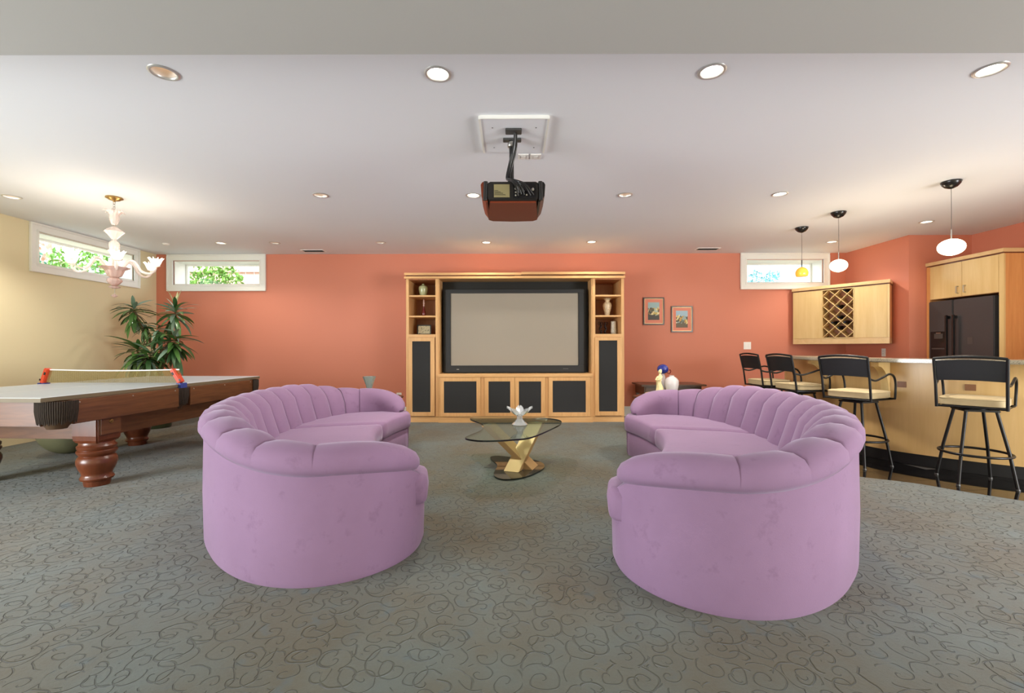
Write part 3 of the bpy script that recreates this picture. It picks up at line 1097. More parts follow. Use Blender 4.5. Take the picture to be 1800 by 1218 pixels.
def Lc(mb):
    mb.v = [(p[0] - 0.044, p[1] - 7.5, p[2] - 2.29) for p in mb.v]
    return mb


Lc(MB().box(-1.712, 0.15, YF - 0.03, YB - 0.03, 2.345, 2.382)).build('upper_board', 'maple_h', cr, bevel=0.003)
Lc(MB().box(0.15, 1.80, YF - 0.045, YB - 0.03, 2.350, 2.390)).build('upper_board', 'maple_h', cr, bevel=0.003)
Lc(MB().box(-1.69, 1.78, YF + 0.0, YB - 0.03, 2.325, 2.347)).build('shadow_gap', 'leg', cr)
Lc(MB().box(-1.712, 0.04, YF - 0.03, YB - 0.03, 2.2905, 2.325)).build('lower_board', 'maple_h', cr, bevel=0.003)
Lc(MB().box(0.04, 1.80, YF - 0.04, YB - 0.03, 2.2905, 2.328)).build('lower_board', 'maple_h', cr, bevel=0.003)

alc = thing('screen_alcove', 'black backed recess lined with maple behind the projection screen', 'panel', (0.05, 7.6, 0.775))


def La(mb):
    mb.v = [(p[0] - 0.05, p[1] - 7.6, p[2] - 0.775) for p in mb.v]
    return mb


La(MB().box(-1.174, 1.284, 7.62, 7.64, 0.776, 2.289)).build('back_panel', 'tvblack', alc)
La(MB().box(-1.174, -1.160, YF + 0.01, 7.62, 0.776, 2.289)).build('side_lining', 'maple', alc)
La(MB().box(1.270, 1.284, YF + 0.01, 7.62, 0.776, 2.289)).build('side_lining', 'maple', alc)

tv = thing('projection_screen', 'large grey projection screen in a charcoal frame inside the cabinet', 'screen', (0.045, 7.5, 0.79))


def Lt(mb):
    mb.v = [(p[0] - 0.045, p[1] - 7.5, p[2] - 0.79) for p in mb.v]
    return mb


x0, x1, z0, z1 = -1.085, 1.172, 0.790, 2.135
sx0, sx1, sz0, sz1 = -0.998, 1.082, 0.900, 2.075
fm = MB().box(x0, x1, 7.40, 7.55, z0, sz0).box(x0, x1, 7.40, 7.55, sz1, z1).box(x0, sx0, 7.40, 7.55, sz0, sz1).box(sx1, x1, 7.40, 7.55, sz0, sz1)
Lt(fm).build('frame', 'tvframe', tv, bevel=0.006)
Lt(MB().box(x0 - 0.035, x1 + 0.035, 7.45, 7.58, z0 - 0.012, z1 + 0.012)).build('housing', 'tvblack', tv)
Lt(MB().box(sx0, sx1, 7.425, 7.445, sz0, sz1)).build('screen', 'screen', tv)
Lt(MB().box(-0.90, -0.862, 7.397, 7.40, 0.834, 0.842)).build('badge', 'steel', tv)
Lt(MB().box(0.83, 0.915, 7.397, 7.40, 0.838, 0.850)).build('badge', 'greymetal', tv)


# ---- things on the shelves
def vase(name, prof, mat, loc, label, cat='vase', n=28, **kw):
    o = MB().lathe(prof, n).build(name, mat, smooth=60)
    o.location = loc
    return tag(o, label, cat, **kw)


SY = 7.52
vase('celadon_vase', [(0.045, 0), (0.05, 0.01), (0.066, 0.07), (0.078, 0.13), (0.074, 0.165), (0.05, 0.185), (0.022, 0.192), (0.016, 0.2), (0.03, 0.212), (0.026, 0.214), (0.012, 0.205)], 'celadon', (-1.465, SY, 2.030), 'pale green celadon vase on the top shelf of the left tower')
dc = thing('ruby_decanter', 'slender ruby glass decanter with twisted pale stopper on the left tower shelf', 'decanter', (-1.455, SY, 1.704))
MB().lathe([(0.026, 0), (0.03, 0.006), (0.036, 0.04), (0.034, 0.075), (0.02, 0.13), (0.012, 0.165), (0.014, 0.17), (0.006, 0.172)], 20).build('bottle', 'redglass', dc, smooth=60)
MB().lathe([(0.010, 0.172), (0.016, 0.187), (0.009, 0.202), (0.018, 0.222), (0.008, 0.242), (0.014, 0.257), (0.004, 0.287), (0.001, 0.29)], 16).build('stopper', 'clearpink', dc, smooth=60)
fp = thing('landscape_plaque', 'small black framed landscape plaque on the left tower bottom shelf', 'plaque', (-1.45, SY, 1.404))
MB().box(-0.115, 0.115, -0.012, 0.012, 0, 0.018).box(-0.115, 0.115, -0.012, 0.012, 0.148, 0.165).box(-0.115, -0.1, -0.012, 0.012, 0.018, 0.148).box(0.1, 0.115, -0.012, 0.012, 0.018, 0.148).build('frame', 'tvblack', fp)
MB().box(-0.1, 0.1, -0.004, 0.008, 0.018, 0.148).build('picture', 'landscape', fp)
vase('floral_vase', [(0.038, 0), (0.04, 0.008), (0.047, 0.06), (0.066, 0.13), (0.074, 0.175), (0.066, 0.21), (0.042, 0.235), (0.036, 0.25), (0.05, 0.275), (0.072, 0.288), (0.068, 0.289), (0.032, 0.255)], 'floral', (1.575, SY, 1.704), 'cream floral baluster vase with flared neck on the right tower shelf')
vase('floral_cylinder_vase', [(0.034, 0), (0.046, 0.01), (0.048, 0.05), (0.044, 0.12), (0.042, 0.2), (0.046, 0.215), (0.042, 0.216), (0.036, 0.2)], 'floral2', (1.68, SY, 1.404), 'pale patterned cylinder vase on the right tower bottom shelf')


def figurine(loc, label, lean):
    t = thing('bronze_figurine', label, 'figurine', loc, group='pair of dark figurines')
    MB().lathe([(0.034, 0), (0.036, 0.006), (0.034, 0.014), (0.02, 0.018)], 18).build('base', 'darkfig', t, smooth=50)
    b = MB()
    path = spline([(0, 0, 0.016), (0.012 * lean, 0, 0.05), (-0.012 * lean, 0, 0.09), (0.008 * lean, 0, 0.13), (0.0, 0, 0.165)], 6)
    rr = [0.013 + 0.009 * math.sin(i / (len(path) - 1) * PI * 2.2) ** 2 for i in range(len(path))]
    b.tube(path, rr, 10)
    b.build('body', 'darkfig', t, smooth=60)
    MB().sphere((0.004 * lean, 0, 0.182), 0.017, 0.017, 0.022, 12, 8).build('head', 'darkfig', t, smooth=60)
    for s in (-1, 1):
        MB().tube(spline([(0.005 * lean, 0, 0.15), (0.032 * s, -0.004, 0.165), (0.036 * s, 0, 0.195), (0.01 * s, 0, 0.208)], 5), 0.0055, 6).build('arm', 'darkfig', t, smooth=60)


figurine((1.462, SY, 1.404), 'dark bronze figurine with raised arms, left one of the pair on the shelf', 1)
figurine((1.545, SY, 1.404), 'dark bronze figurine with raised arms, beside the pale cylinder vase', -1)


# ================================================================== WALL PICTURES, PLATES
def picture(label, x0, x1, z0, z1, pm):
    cx = (x0 + x1) / 2
    t = thing('framed_print', label, 'picture', (cx, YB - 0.001, z0), group='framed prints on the coral wall')
    w, h = (x1 - x0) / 2, z1 - z0
    fw = 0.02
    MB().box(-w, w, -0.028, 0, 0, fw).box(-w, w, -0.028, 0, h - fw, h).box(-w, -w + fw, -0.028, 0, fw, h - fw).box(w - fw, w, -0.028, 0, fw, h - fw).build('frame', 'darkframe', t, bevel=0.003)
    q = fw
    MB().box(-w + q, w - q, -0.02, -0.003, q, q + .008).box(-w + q, w - q, -0.02, -0.003, h - q - .008, h - q).box(-w + q, -w + q + .008, -0.02, -0.003, q, h - q).box(w - q - .008, w - q, -0.02, -0.003, q, h - q).build('fillet', 'goldfillet', t)
    MB().box(-w + q, w - q, -0.012, -0.002, q, h - q).build('mat', 'matpink', t)
    MB().box(-w * 0.54, w * 0.54, -0.0145, -0.011, h * 0.18, h * 0.82).build('print', pm, t)


picture('dark framed town print on salmon mat, the higher one nearer the media cabinet', 2.273, 2.638, 1.579, 2.054, 'print1')
picture('dark framed street print on salmon mat, the lower one to the right', 2.757, 3.131, 1.449, 1.904, 'print2')


def plate(name, label, x, z, w, h, kind, y=YB, rot=0, loc=None):
    t = thing(name, label, kind, loc or (x, y, z), rot)
    MB().box(-w / 2, w / 2, -0.007, 0, -h / 2, h / 2).build('cover_plate', 'plate', t, bevel=0.002)
    if kind == 'switch':
        for s in (-1, 1):
            MB().box(s * w * 0.22 - 0.016, s * w * 0.22 + 0.016, -0.012, -0.006, -0.033, 0.033).build('rocker', 'plate', t, bevel=0.002)
    else:
        for s in (-1, 1):
            r = MB().box(-0.017, 0.017, -0.010, -0.006, s * 0.02 - 0.014, s * 0.02 + 0.014).build('receptacle', 'plate', t, bevel=0.002)
            for q in (-1, 1):
                MB().box(q * 0.007 - 0.0012, q * 0.007 + 0.0012, -0.0105, -0.0099, s * 0.02 - 0.005, s * 0.02 + 0.006).build('slot', 'tvblack', r)
    return t


plate('light_switch', 'white double light switch on the coral wall above the far bar stool', 4.083, 1.215, 0.128, 0.128, 'switch')
plate('wall_outlet', 'white wall outlet on the coral wall left of the media cabinet', -1.962, 0.345, 0.086, 0.135, 'outlet')
plate('wall_outlet', 'white wall outlet on the coral wall behind the billiard table', -4.93, 0.345, 0.08, 0.12, 'outlet')
plate('wall_outlet', 'white wall outlet on the pink wall under the wine cabinet', 0, 0, 0.075, 0.125, 'outlet', rot=-PI / 2, loc=(XR, 7.10, 1.10))


# ================================================================== BILLIARD TABLE AND TENNIS TOP
RT = -math.radians(3.0)
pt = thing('billiard_table', 'brown oak billiard table with turned legs and leather fringe pockets', 'table', (-4.13, 4.80, 0), RT)
HX, HY = 0.675, 1.25


def rail(name, mb, mat='walnut'):
    return mb.build(name, mat, pt, bevel=0.004)


# side aprons leave gaps for the pockets
for s in (-1, 1):
    for y0, y1 in ((-HY + 0.10, -0.075), (0.075, HY - 0.10)):
        r = rail('apron', MB().box(s * HX - 0.03, s * HX + 0.03, y0, y1, 0.585, 0.777))
        if s == 1:
            for k in (0.03, 0.5, 0.97):
                MB().lathe([(0.007, 0), (0.006, 0.003), (0.001, 0.004)], 10).build('screw_cap', 'steel', r, smooth=60)
                o = bpy.data.objects[r.children[-1].name]
                o.location = (HX + 0.03, lerp(y0 + .02, y1 - .02, k), 0.755)
                o.rotation_euler = (0, PI / 2, 0)
    rail('apron', MB().box(-HX + 0.10, HX - 0.10, s * HY - 0.03, s * HY + 0.03, 0.585, 0.777), 'walnut_x')
for s in (-1, 1):
    rail('lower_rail', MB().box(s * 0.565 - 0.025, s * 0.565 + 0.025, -0.86, 0.86, 0.415, 0.60))
    rail('lower_rail', MB().box(-0.50, 0.50, s * 0.88 - 0.025, s * 0.88 + 0.025, 0.415, 0.60), 'walnut_x')
rail('slate_bed', MB().box(-HX + 0.03, HX - 0.03, -HY + 0.03, HY - 0.03, 0.60, 0.772))
for sx in (-1, 1):
    for sy in (-1, 1):
        t = MB()
        c = (sx * 0.55, sy * 0.80, 0)
        t.lathe([(0.088, 0), (0.092, 0.02), (0.095, 0.045), (0.112, 0.052), (0.118, 0.068), (0.110, 0.082), (0.104, 0.095), (0.108, 0.115), (0.128, 0.155), (0.140, 0.195), (0.140, 0.225), (0.130, 0.25), (0.118, 0.262), (0.128, 0.275), (0.138, 0.29), (0.138, 0.305), (0.126, 0.315), (0.134, 0.325), (0.136, 0.345), (0.122, 0.36), (0.120, 0.38)], 32)
        t.v = [(p[0] + c[0], p[1] + c[1], p[2]) for p in t.v]
        lg = t.build('leg', 'leg', pt, smooth=45)
        # shaped block above the turning
        b = MB()
        b.lathe([(0.125, 0.372), (0.145, 0.40), (0.15, 0.44), (0.15, 0.60)], 4)
        b.v = [((p[0] * math.cos(PI / 4) - p[1] * math.sin(PI / 4)) * 1.1 + c[0], (p[0] * math.sin(PI / 4) + p[1] * math.cos(PI / 4)) * 1.1 + c[1], p[2]) for p in b.v]
        b.build('leg_block', 'leg', lg, bevel=0.01)
        bp = MB().box(c[0] + sx * 0.105, c[0] + sx * 0.13, c[1] - 0.10, c[1] + 0.10, 0.44, 0.60).build('leg_cap', 'walnut', lg, bevel=0.008)
        q = MB().lathe([(0.018, 0), (0.016, 0.006), (0.008, 0.008), (0.007, 0.014), (0.001, 0.015)], 16).build('bolt', 'brass', lg, smooth=50)
        q.location = (c[0] + sx * 0.13, c[1], 0.555)
        q.rotation_euler = (0, sx * PI / 2, 0)


def pocket(cx, cy, a0, a1, r, side):
    sh = MB()
    rows = []
    for z, rr in ((0.772, r), (0.66, r), (0.62, r - 0.02), (0.575, r - 0.05), (0.555, r - 0.06)):
        rows.append([(cx + max(rr, .01) * math.cos(lerp(a0, a1, k / 14)), cy + max(rr, .01) * math.sin(lerp(a0, a1, k / 14)), z) for k in range(15)])
    sh.grid(rows)
    p = sh.build('pocket', 'leather', pt, smooth=60)
    st = MB()
    n = max(8, int(abs(a1 - a0) * r / 0.0125))
    for k in range(n + 1):
        a = lerp(a0, a1, k / n)
        rr = r + 0.006
        j = random.uniform(-0.012, 0.012)
        x, y = cx + rr * math.cos(a), cy + rr * math.sin(a)
        x2, y2 = cx + (rr - 0.012) * math.cos(a), cy + (rr - 0.012) * math.sin(a)
        st.tube([(x, y, 0.776), (x, y, 0.70), (x2, y2, 0.605 + j)], [0.0055, 0.006, 0.0045], 5)
    tag(st.build('fringe', 'fringe', p, smooth=60), 'dark brown leather fringe', kind='stuff')


pocket(HX - 0.07, -HY + 0.07, -PI * 0.62, PI * 0.12, 0.125, 1)
pocket(-HX + 0.07, -HY + 0.07, -PI * 1.12, -PI * 0.38, 0.125, 1)
pocket(HX - 0.035, 0.0, -PI * 0.42, PI * 0.42, 0.078, 1)
pocket(HX - 0.07, HY - 0.07, -PI * 0.12, PI * 0.62, 0.125, 1)

tt = thing('tennis_table_top', 'grey table tennis top with white lines laid over the billiard table', 'table top', (-4.235, 4.82, 0.79), RT)
TW, TL = 0.762, 1.36
MB().box(-TW, TW, -TL, TL, -0.012, 0.019).build('edge_board', 'ppedge', tt, bevel=0.002)
MB().box(-TW + .001, TW - .001, -TL + .001, -0.0025, 0.0192, 0.0215).build('playing_half', 'pptop', tt)
MB().box(-TW + .001, TW - .001, 0.0025, TL - .001, 0.0192, 0.0215).build('playing_half', 'pptop', tt)
for nm, b in (('side_line', (-TW + .002, -TW + .02, -TL + .002, TL - .002)), ('side_line', (TW - .02, TW - .002, -TL + .002, TL - .002)), ('end_line', (-TW + .02, TW - .02, -TL + .002, -TL + .02)), ('end_line', (-TW + .02, TW - .02, TL - .02, TL - .002)), ('centre_line', (-0.002, 0.002, -TL + .02, TL - .02))):
    MB().box(b[0], b[1], b[2], b[3], 0.0215, 0.0221).build(nm, 'white', tt)

net = thing('table_tennis_net', 'retractable table tennis net between two orange clamp posts', 'net', (-4.235, 4.82, 0.812), RT)


def net_mat():
    m, nt, out = new_mat('net_mesh')
    d = nt.nodes.new('ShaderNodeBsdfDiffuse')
    d.inputs[0].default_value = (*lin((150, 132, 84)), 1)
    tr = nt.nodes.new('ShaderNodeBsdfTransparent')
    v = coords(nt, (1, 1, 1))
    sx = nt.nodes.new('ShaderNodeSeparateXYZ')
    nt.links.new(v, sx.inputs[0])
    fx = math_n(nt, 'FRACT', math_n(nt, 'MULTIPLY', sx.outputs[0], 110))
    fz = math_n(nt, 'FRACT', math_n(nt, 'MULTIPLY', sx.outputs[2], 110))
    th = math_n(nt, 'MAXIMUM', math_n(nt, 'LESS_THAN', fx, 0.3), math_n(nt, 'LESS_THAN', fz, 0.3))
    mx = nt.nodes.new('ShaderNodeMixShader')
    nt.links.new(math_n(nt, 'ADD', math_n(nt, 'MULTIPLY', th, 0.5), 0.2), mx.inputs[0])
    nt.links.new(tr.outputs[0], mx.inputs[1])
    nt.links.new(d.outputs[0], mx.inputs[2])
    nt.links.new(mx.outputs[0], out.inputs[0])
    return m


M['netmesh'] = net_mat()
MB().box(-0.74, 0.74, -0.001, 0.001, 0.012, 0.150).build('mesh', 'netmesh', net)
rows = [[(lerp(-0.76, 0.74, k / 12), y, 0.152 - 0.012 * math.sin(PI * k / 12) + dz) for y, dz in ((-0.004, -0.006), (-0.004, 0.006), (0.004, 0.006), (0.004, -0.006))] for k in range(13)]
MB().grid(rows, cv=True, cap=True).build('tape', 'white', net)
for s in (-1, 1):
    dx = 0.055 * s if s > 0 else 0.0
    po = MB()
    # posts lean: top towards the table middle
    lean = 0.11 if s > 0 else 0.06
    ax = Vector((-lean * s, 0, 0.17)).normalized()
    ay = Vector((0, 1, 0))
    azx = ax.cross(ay)
    po.obox((s * (TW + 0.005) - s * lean * 0.45, 0, 0.085), azx, ay, ax, 0.045, 0.06, 0.165)
    p = po.build('post', 'orange_p', net, bevel=0.006)
    MB().obox((s * (TW - 0.002) - s * lean * 0.62, -0.031, 0.11), azx, ay, ax, 0.018, 0.004, 0.03).build('slot', 'tvblack', p)
    MB().obox((s * (TW + 0.022) - s * lean * 0.15, -0.031, 0.045), azx, ay, ax, 0.016, 0.004, 0.02).build('badge', 'darkframe', p)
    c = MB().box(s * (TW + 0.004) - 0.002, s * (TW + 0.004) + 0.026 * s, -0.045, 0.045, -0.05, 0.012).box(min(s * (TW - .04), s * (TW + .02)), max(s * (TW - .04), s * (TW + .02)), -0.03, 0.03, 0.0, 0.01)
    c.build('clamp', 'blue_p', net, bevel=0.003)

bl = MB().sphere((0, 0, 0.28), 0.28, n=36, m=24).build('exercise_ball', 'ball', smooth=60)
bl.location = (-5.03, 5.17, 0)
tag(bl, 'olive vinyl exercise ball on the carpet behind the billiard table leg', 'ball')


# ================================================================== COFFEE AND END TABLES
def poly_smooth(pts, n=5):
    P = pts + pts[:3]
    Q = [Vector(p) for p in P]
    out = []
    m = len(pts)
    for i in range(m):
        p0, p1, p2, p3 = Q[(i - 1) % m], Q[i], Q[(i + 1) % m], Q[(i + 2) % m]
        for k in range(n):
            t = k / n
            v = 0.5 * ((2 * p1) + (p2 - p0) * t + (2 * p0 - 5 * p1 + 4 * p2 - p3) * t * t + (3 * p1 - p0 - 3 * p2 + p3) * t ** 3)
            out.append((v.x, v.y))
    return out


def glass_slab(name, outline, z0, z1, mat, edgemat, parent):
    n = len(outline)
    o = MB().add([(x, y, z1) for x, y in outline], [tuple(range(n))])
    top = o.build(name, mat, parent, recalc=False)
    b = MB().add([(x, y, z0) for x, y in outline], [tuple(reversed(range(n)))])
    b.build('underside', mat, top, recalc=False)
    MB().grid([[(x, y, z) for x, y in outline] for z in (z0, z1)], cv=True).build('edge', edgemat, top, smooth=50)
    return top


def slab(parent, name, p0, p1, wdir, w, th, mat, sidemat):
    """flat leg from p0 (floor) to p1 (under the top); broad faces gold, narrow sides dark"""
    p0, p1 = Vector(p0), Vector(p1)
    wd = Vector(wdir).normalized() * (w / 2)
    ax = (p1 - p0).normalized()
    nn = ax.cross(wd).normalized() * (th / 2)
    # cut horizontally at both ends
    nh = Vector((nn.x, nn.y, 0))
    if abs(ax.z) > 1e-6:
        nh = nn - ax * (nn.z / ax.z)
    P = []
    for b in (p0, p1):
        for i, j in ((-1, -1), (1, -1), (1, 1), (-1, 1)):
            P.append(b + wd * i + nh * j)
    o = MB().add(P, [(3, 2, 1, 0), (4, 5, 6, 7), (0, 1, 5, 4), (1, 2, 6, 5), (2, 3, 7, 6), (3, 0, 4, 7)]).build(name, mat, parent, bevel=0.003)
    return o


ct = thing('coffee_table', 'free-form glass coffee table on crossed champagne gold slabs', 'table', (0.06, 4.42, 0))
top_o = [(-0.397, 3.853), (-0.308, 3.765), (-0.189, 3.745), (0.0, 3.79), (0.170, 3.90), (0.408, 4.369), (0.500, 4.62), (0.500, 4.80), (0.40, 4.93), (0.187, 5.03), (-0.129, 5.09), (-0.40, 5.06), (-0.455, 4.97), (-0.438, 4.851), (-0.333, 4.646), (-0.281, 4.474), (-0.29, 4.22), (-0.375, 3.978)]
glass_slab('glass_top', poly_smooth([(x - 0.06, y - 4.42) for x, y in top_o]), 0.408, 0.422, 'tableglass', 'edgeglass', ct)
base_o = [(-0.226, 4.80), (-0.150, 4.54), (-0.172, 4.20), (-0.079, 4.052), (0.09, 4.104), (0.239, 4.289), (0.316, 4.471), (0.299, 4.648), (0.206, 4.766), (-0.003, 4.866), (-0.15, 4.93), (-0.225, 4.90)]
glass_slab('base_plate', poly_smooth([(x - 0.06, y - 4.42) for x, y in base_o]), 0.001, 0.016, 'smokeglass', 'edgeglass', ct)
slab(ct, 'support_slab', (-0.055, -0.10, 0.017), (0.20, 0.36, 0.406), (1, -0.35, 0), 0.15, 0.05, 'gold', 'goldside')
slab(ct, 'support_slab', (0.13, 0.02, 0.017), (-0.30, 0.20, 0.406), (0.35, 1, 0), 0.20, 0.05, 'gold', 'goldside')
for px_, py_ in ((0.20, 0.36), (-0.30, 0.20)):
    q = MB().lathe([(0.03, 0), (0.03, 0.0015)], 16).build('glass_pad', 'steel', ct)
    q.location = (px_, py_, 0.406)


def crystal_bowl(name, label, loc, s):
    t = thing(name, label, 'bowl', loc)
    MB().lathe([(0.075 * s, 0), (0.08 * s, 0.008 * s), (0.055 * s, 0.03 * s), (0.03 * s, 0.06 * s), (0.028 * s, 0.085 * s), (0.055 * s, 0.11 * s), (0.05 * s, 0.114 * s), (0.02 * s, 0.095 * s)], 12).build('foot', 'crystal', t)
    for k in range(5):
        a = 2 * PI * k / 5 + 0.3
        c, d = math.cos(a), math.sin(a)
        e = (-d, c)
        rows = []
        for i in range(6):
            u = i / 5
            r = (0.04 + 0.095 * u) * s
            z = (0.10 + 0.075 * u ** 1.3 + (0.0 if i < 5 else -0.01)) * s
            w = 0.042 * s * math.sin(PI * (0.25 + 0.7 * u))
            rows.append([(c * r + e[0] * w * q, d * r + e[1] * w * q, z + abs(q) * 0.016 * s) for q in (-1, -0.4, 0, 0.4, 1)])
        b = MB().grid(rows)
        b.grid([[(x, y, z - 0.008 * s) for x, y, z in rr] for rr in rows])
        b.build('petal', 'crystal', t)
    return t


crystal_bowl('crystal_bowl', 'clear crystal flower bowl in the middle of the coffee table', (0.075, 4.50, 0.4225), 1.0)


def end_table(label, loc, rot, mir=1):
    t = thing('end_table', label, 'table', loc, rot, group='glass end tables')
    o = poly_smooth([(0.36 * mir, -0.02), (0.30 * mir, -0.2), (0.05 * mir, -0.29), (-0.22 * mir, -0.24), (-0.33 * mir, -0.05), (-0.22 * mir, 0.08), (-0.27 * mir, 0.25), (-0.05 * mir, 0.28), (0.24 * mir, 0.2)])
    if mir < 0:
        o = o[::-1]
    glass_slab('glass_top', o, 0.508, 0.52, 'tableglass', 'edgeglass', t)
    b = poly_smooth([(0.2 * mir, -0.02), (0.1 * mir, -0.17), (-0.15 * mir, -0.15), (-0.2 * mir, 0.05), (-0.05 * mir, 0.17), (0.15 * mir, 0.12)])
    if mir < 0:
        b = b[::-1]
    glass_slab('base_plate', b, 0.001, 0.014, 'smokeglass', 'edgeglass', t)
    slab(t, 'support_slab', (-0.05 * mir, -0.03, 0.015), (0.19 * mir, 0.02, 0.506), (0, 1, 0), 0.12, 0.035, 'gold', 'goldside')
    slab(t, 'support_slab', (0.06 * mir, 0.06, 0.015), (-0.18 * mir, 0.08, 0.506), (0, 1, 0), 0.10, 0.035, 'gold', 'goldside')
    return t


end_table('glass end table with crystal vase, behind the left sofa', (-1.86, 6.30, 0), 0.0)
end_table('glass end table with figurines, behind the right sofa', (2.02, 6.26, 0), 0.0, -1)
# crystal vase, faceted
cv = MB()
cv.lathe([(0.045, 0), (0.05, 0.01), (0.03, 0.05), (0.032, 0.08), (0.048, 0.15), (0.075, 0.225), (0.092, 0.27), (0.086, 0.272), (0.05, 0.18), (0.02, 0.1)], 9)
o = cv.build('crystal_vase', 'crystal_dark')
o.location = (-1.985, 6.33, 0.5205)
tag(o, 'tall flared cut crystal vase on the left glass end table', 'vase')
cb = MB().lathe([(0.03, 0), (0.045, 0.006), (0.062, 0.04), (0.07, 0.075), (0.064, 0.076), (0.05, 0.03), (0.01, 0.012)], 10).build('crystal_dish', 'crystal')
cb.location = (-1.79, 6.27, 0.5205)
tag(cb, 'small cut crystal dish beside the tall crystal vase', 'dish')

# things on the right end table
ZT = 0.5205
gb = thing('gold_bowl', 'round pale gold box on the right glass end table', 'box', (1.86, 6.14, ZT))
MB().lathe([(0.045, 0), (0.06, 0.008), (0.065, 0.03), (0.062, 0.045)], 24).build('box', 'goldbowl', gb, smooth=50)
MB().lathe([(0.066, 0.045), (0.064, 0.055), (0.03, 0.064), (0.001, 0.066)], 24).build('lid', 'goldbowl', gb, smooth=50)
fg = thing('ivory_figurine', 'ivory robed woman figurine on the right glass end table', 'figurine', (2.0, 6.18, ZT))
MB().lathe([(0.07, 0), (0.072, 0.015), (0.06, 0.03), (0.05, 0.035)], 20).build('base', 'ivory', fg, smooth=50)
b = MB()
path = spline([(0.0, 0, 0.03), (0.005, 0, 0.12), (-0.008, 0, 0.19), (0.0, 0, 0.25), (0.012, 0, 0.285), (0.008, 0, 0.31)], 6)
rad = spline([(0.055, 0, 0), (0.042, 0, 0), (0.03, 0, 0), (0.034, 0, 0), (0.022, 0, 0), (0.011, 0, 0)], 6)
rows = []
for i, (p, r) in enumerate(zip(path, rad)):
    rows.append([(p.x + r.x * (1 + 0.12 * math.sin(6 * a + i * 0.25)) * math.cos(a), p.y + 0.8 * r.x * (1 + 0.12 * math.sin(6 * a + i * 0.25)) * math.sin(a), p.z) for a in [2 * PI * k / 24 for k in range(24)]])
b.grid(rows, cv=True, cap=True)
b.build('body', 'ivory', fg, smooth=70)
MB().sphere((0.01, 0, 0.335), 0.024, 0.024, 0.03, 14, 10).sphere((0.02, 0.012, 0.35), 0.02, 0.02, 0.018, 12, 8).build('head', 'ivory', fg, smooth=60)
MB().tube(spline([(0.03, -0.005, 0.27), (0.0, -0.035, 0.235), (-0.055, -0.035, 0.225)], 5), [0.014, .013, .012, .012, .011, .011, .010, .010, .009, .008, .008], 8).build('arm', 'ivory', fg, smooth=60)
MB().tube(spline([(-0.02, 0.0, 0.27), (-0.045, -0.02, 0.25), (-0.06, -0.035, 0.222)], 5), 0.010, 8).build('arm', 'ivory', fg, smooth=60)
gsx = thing('glass_sculpture', 'cobalt blue glass ball on a clear glass stem behind the ivory figurine', 'sculpture', (2.10, 6.34, ZT))
MB().lathe([(0.06, 0), (0.055, 0.02), (0.03, 0.06), (0.035, 0.13), (0.05, 0.2), (0.035, 0.26), (0.02, 0.3)], 18).build('stem', 'crystal', gsx, smooth=60)
MB().sphere((0, 0, 0.365), 0.078, 0.078, 0.068, 22, 14).build('ball', 'blueglass', gsx, smooth=60)
MB().tube(spline([(0.05, 0, 0.32), (0.09, 0, 0.30), (0.11, 0, 0.33), (0.10, 0, 0.355), (0.088, 0, 0.345)], 5), 0.006, 6).build('curl', 'redglass', gsx, smooth=60)
vase('porcelain_vase', [(0.05, 0), (0.056, 0.01), (0.075, 0.08), (0.092, 0.16), (0.09, 0.215), (0.065, 0.25), (0.032, 0.268), (0.03, 0.278), (0.036, 0.284), (0.026, 0.28)], 'vasewhite', (2.175, 6.20, ZT), 'grey white rounded porcelain vase on the right glass end table')

sc = thing('console_cabinet', 'low dark walnut console against the coral wall behind the right end table', 'cabinet', (2.58, 7.52, 0))
MB().box(-0.52, 0.52, -0.28, 0.32, 0.565, 0.592).build('top', 'darkwood', sc, bevel=0.006)
MB().box(-0.46, 0.46, -0.22, 0.31, 0.42, 0.564).build('drawer_case', 'darkwood', sc, bevel=0.004)
for sx in (-1, 1):
    for sy in (-0.19, 0.28):
        MB().box(sx * 0.43 - 0.025, sx * 0.43 + 0.025, sy - 0.025, sy + 0.025, 0, 0.42).build('leg', 'darkwood', sc, bevel=0.004)
for sx in (-1, 1):
    dr = MB().box(sx * 0.23 - 0.21, sx * 0.23 + 0.21, -0.232, -0.221, 0.44, 0.55).build('drawer', 'darkwood', sc, bevel=0.003)
    MB().sphere((sx * 0.23, -0.243, 0.495), 0.012).build('knob', 'brass', dr, smooth=60)


# ================================================================== PLANT
pl = thing('potted_dracaena', 'potted dracaena with drooping leaf crowns in the corner by the cream wall', 'plant', (-5.35, 6.85, 0))
MB().lathe([(0.17, 0), (0.18, 0.02), (0.23, 0.42), (0.25, 0.44), (0.25, 0.48), (0.225, 0.48), (0.21, 0.44), (0.2, 0.40)], 28).build('pot', 'pot', pl, smooth=40)
MB().lathe([(0.205, 0.425), (0.1, 0.44), (0.001, 0.445)], 24).build('soil', 'soil', pl, smooth=60)


def leaf_mesh(name, L, W_, droop, mat):
    rows = []
    for i in range(7):
        u = i / 6
        w = W_ * math.sin(PI * (0.10 + 0.88 * u)) ** 0.8 if u < 1 else 0.001
        y = L * u * (1 - 0.18 * droop * u)
        z = -droop * L * 0.55 * u * u
        rows.append([(-w, y, z + 0.25 * w), (0, y, z), (w, y, z + 0.25 * w)])
    mb = MB().grid(rows)
    o = mb.build(name, mat, smooth=80, recalc=False)
    me_ = o.data
    bpy.data.objects.remove(o)
    return me_


leaves = []
for mt, wt in (('leafA', 4), ('leafB', 4), ('leafC', 2)):
    for L, d in ((0.34, 0.5), (0.30, 0.9), (0.26, 0.3)):
        leaves += [leaf_mesh('leaf', L, 0.026, d, mt)] * wt


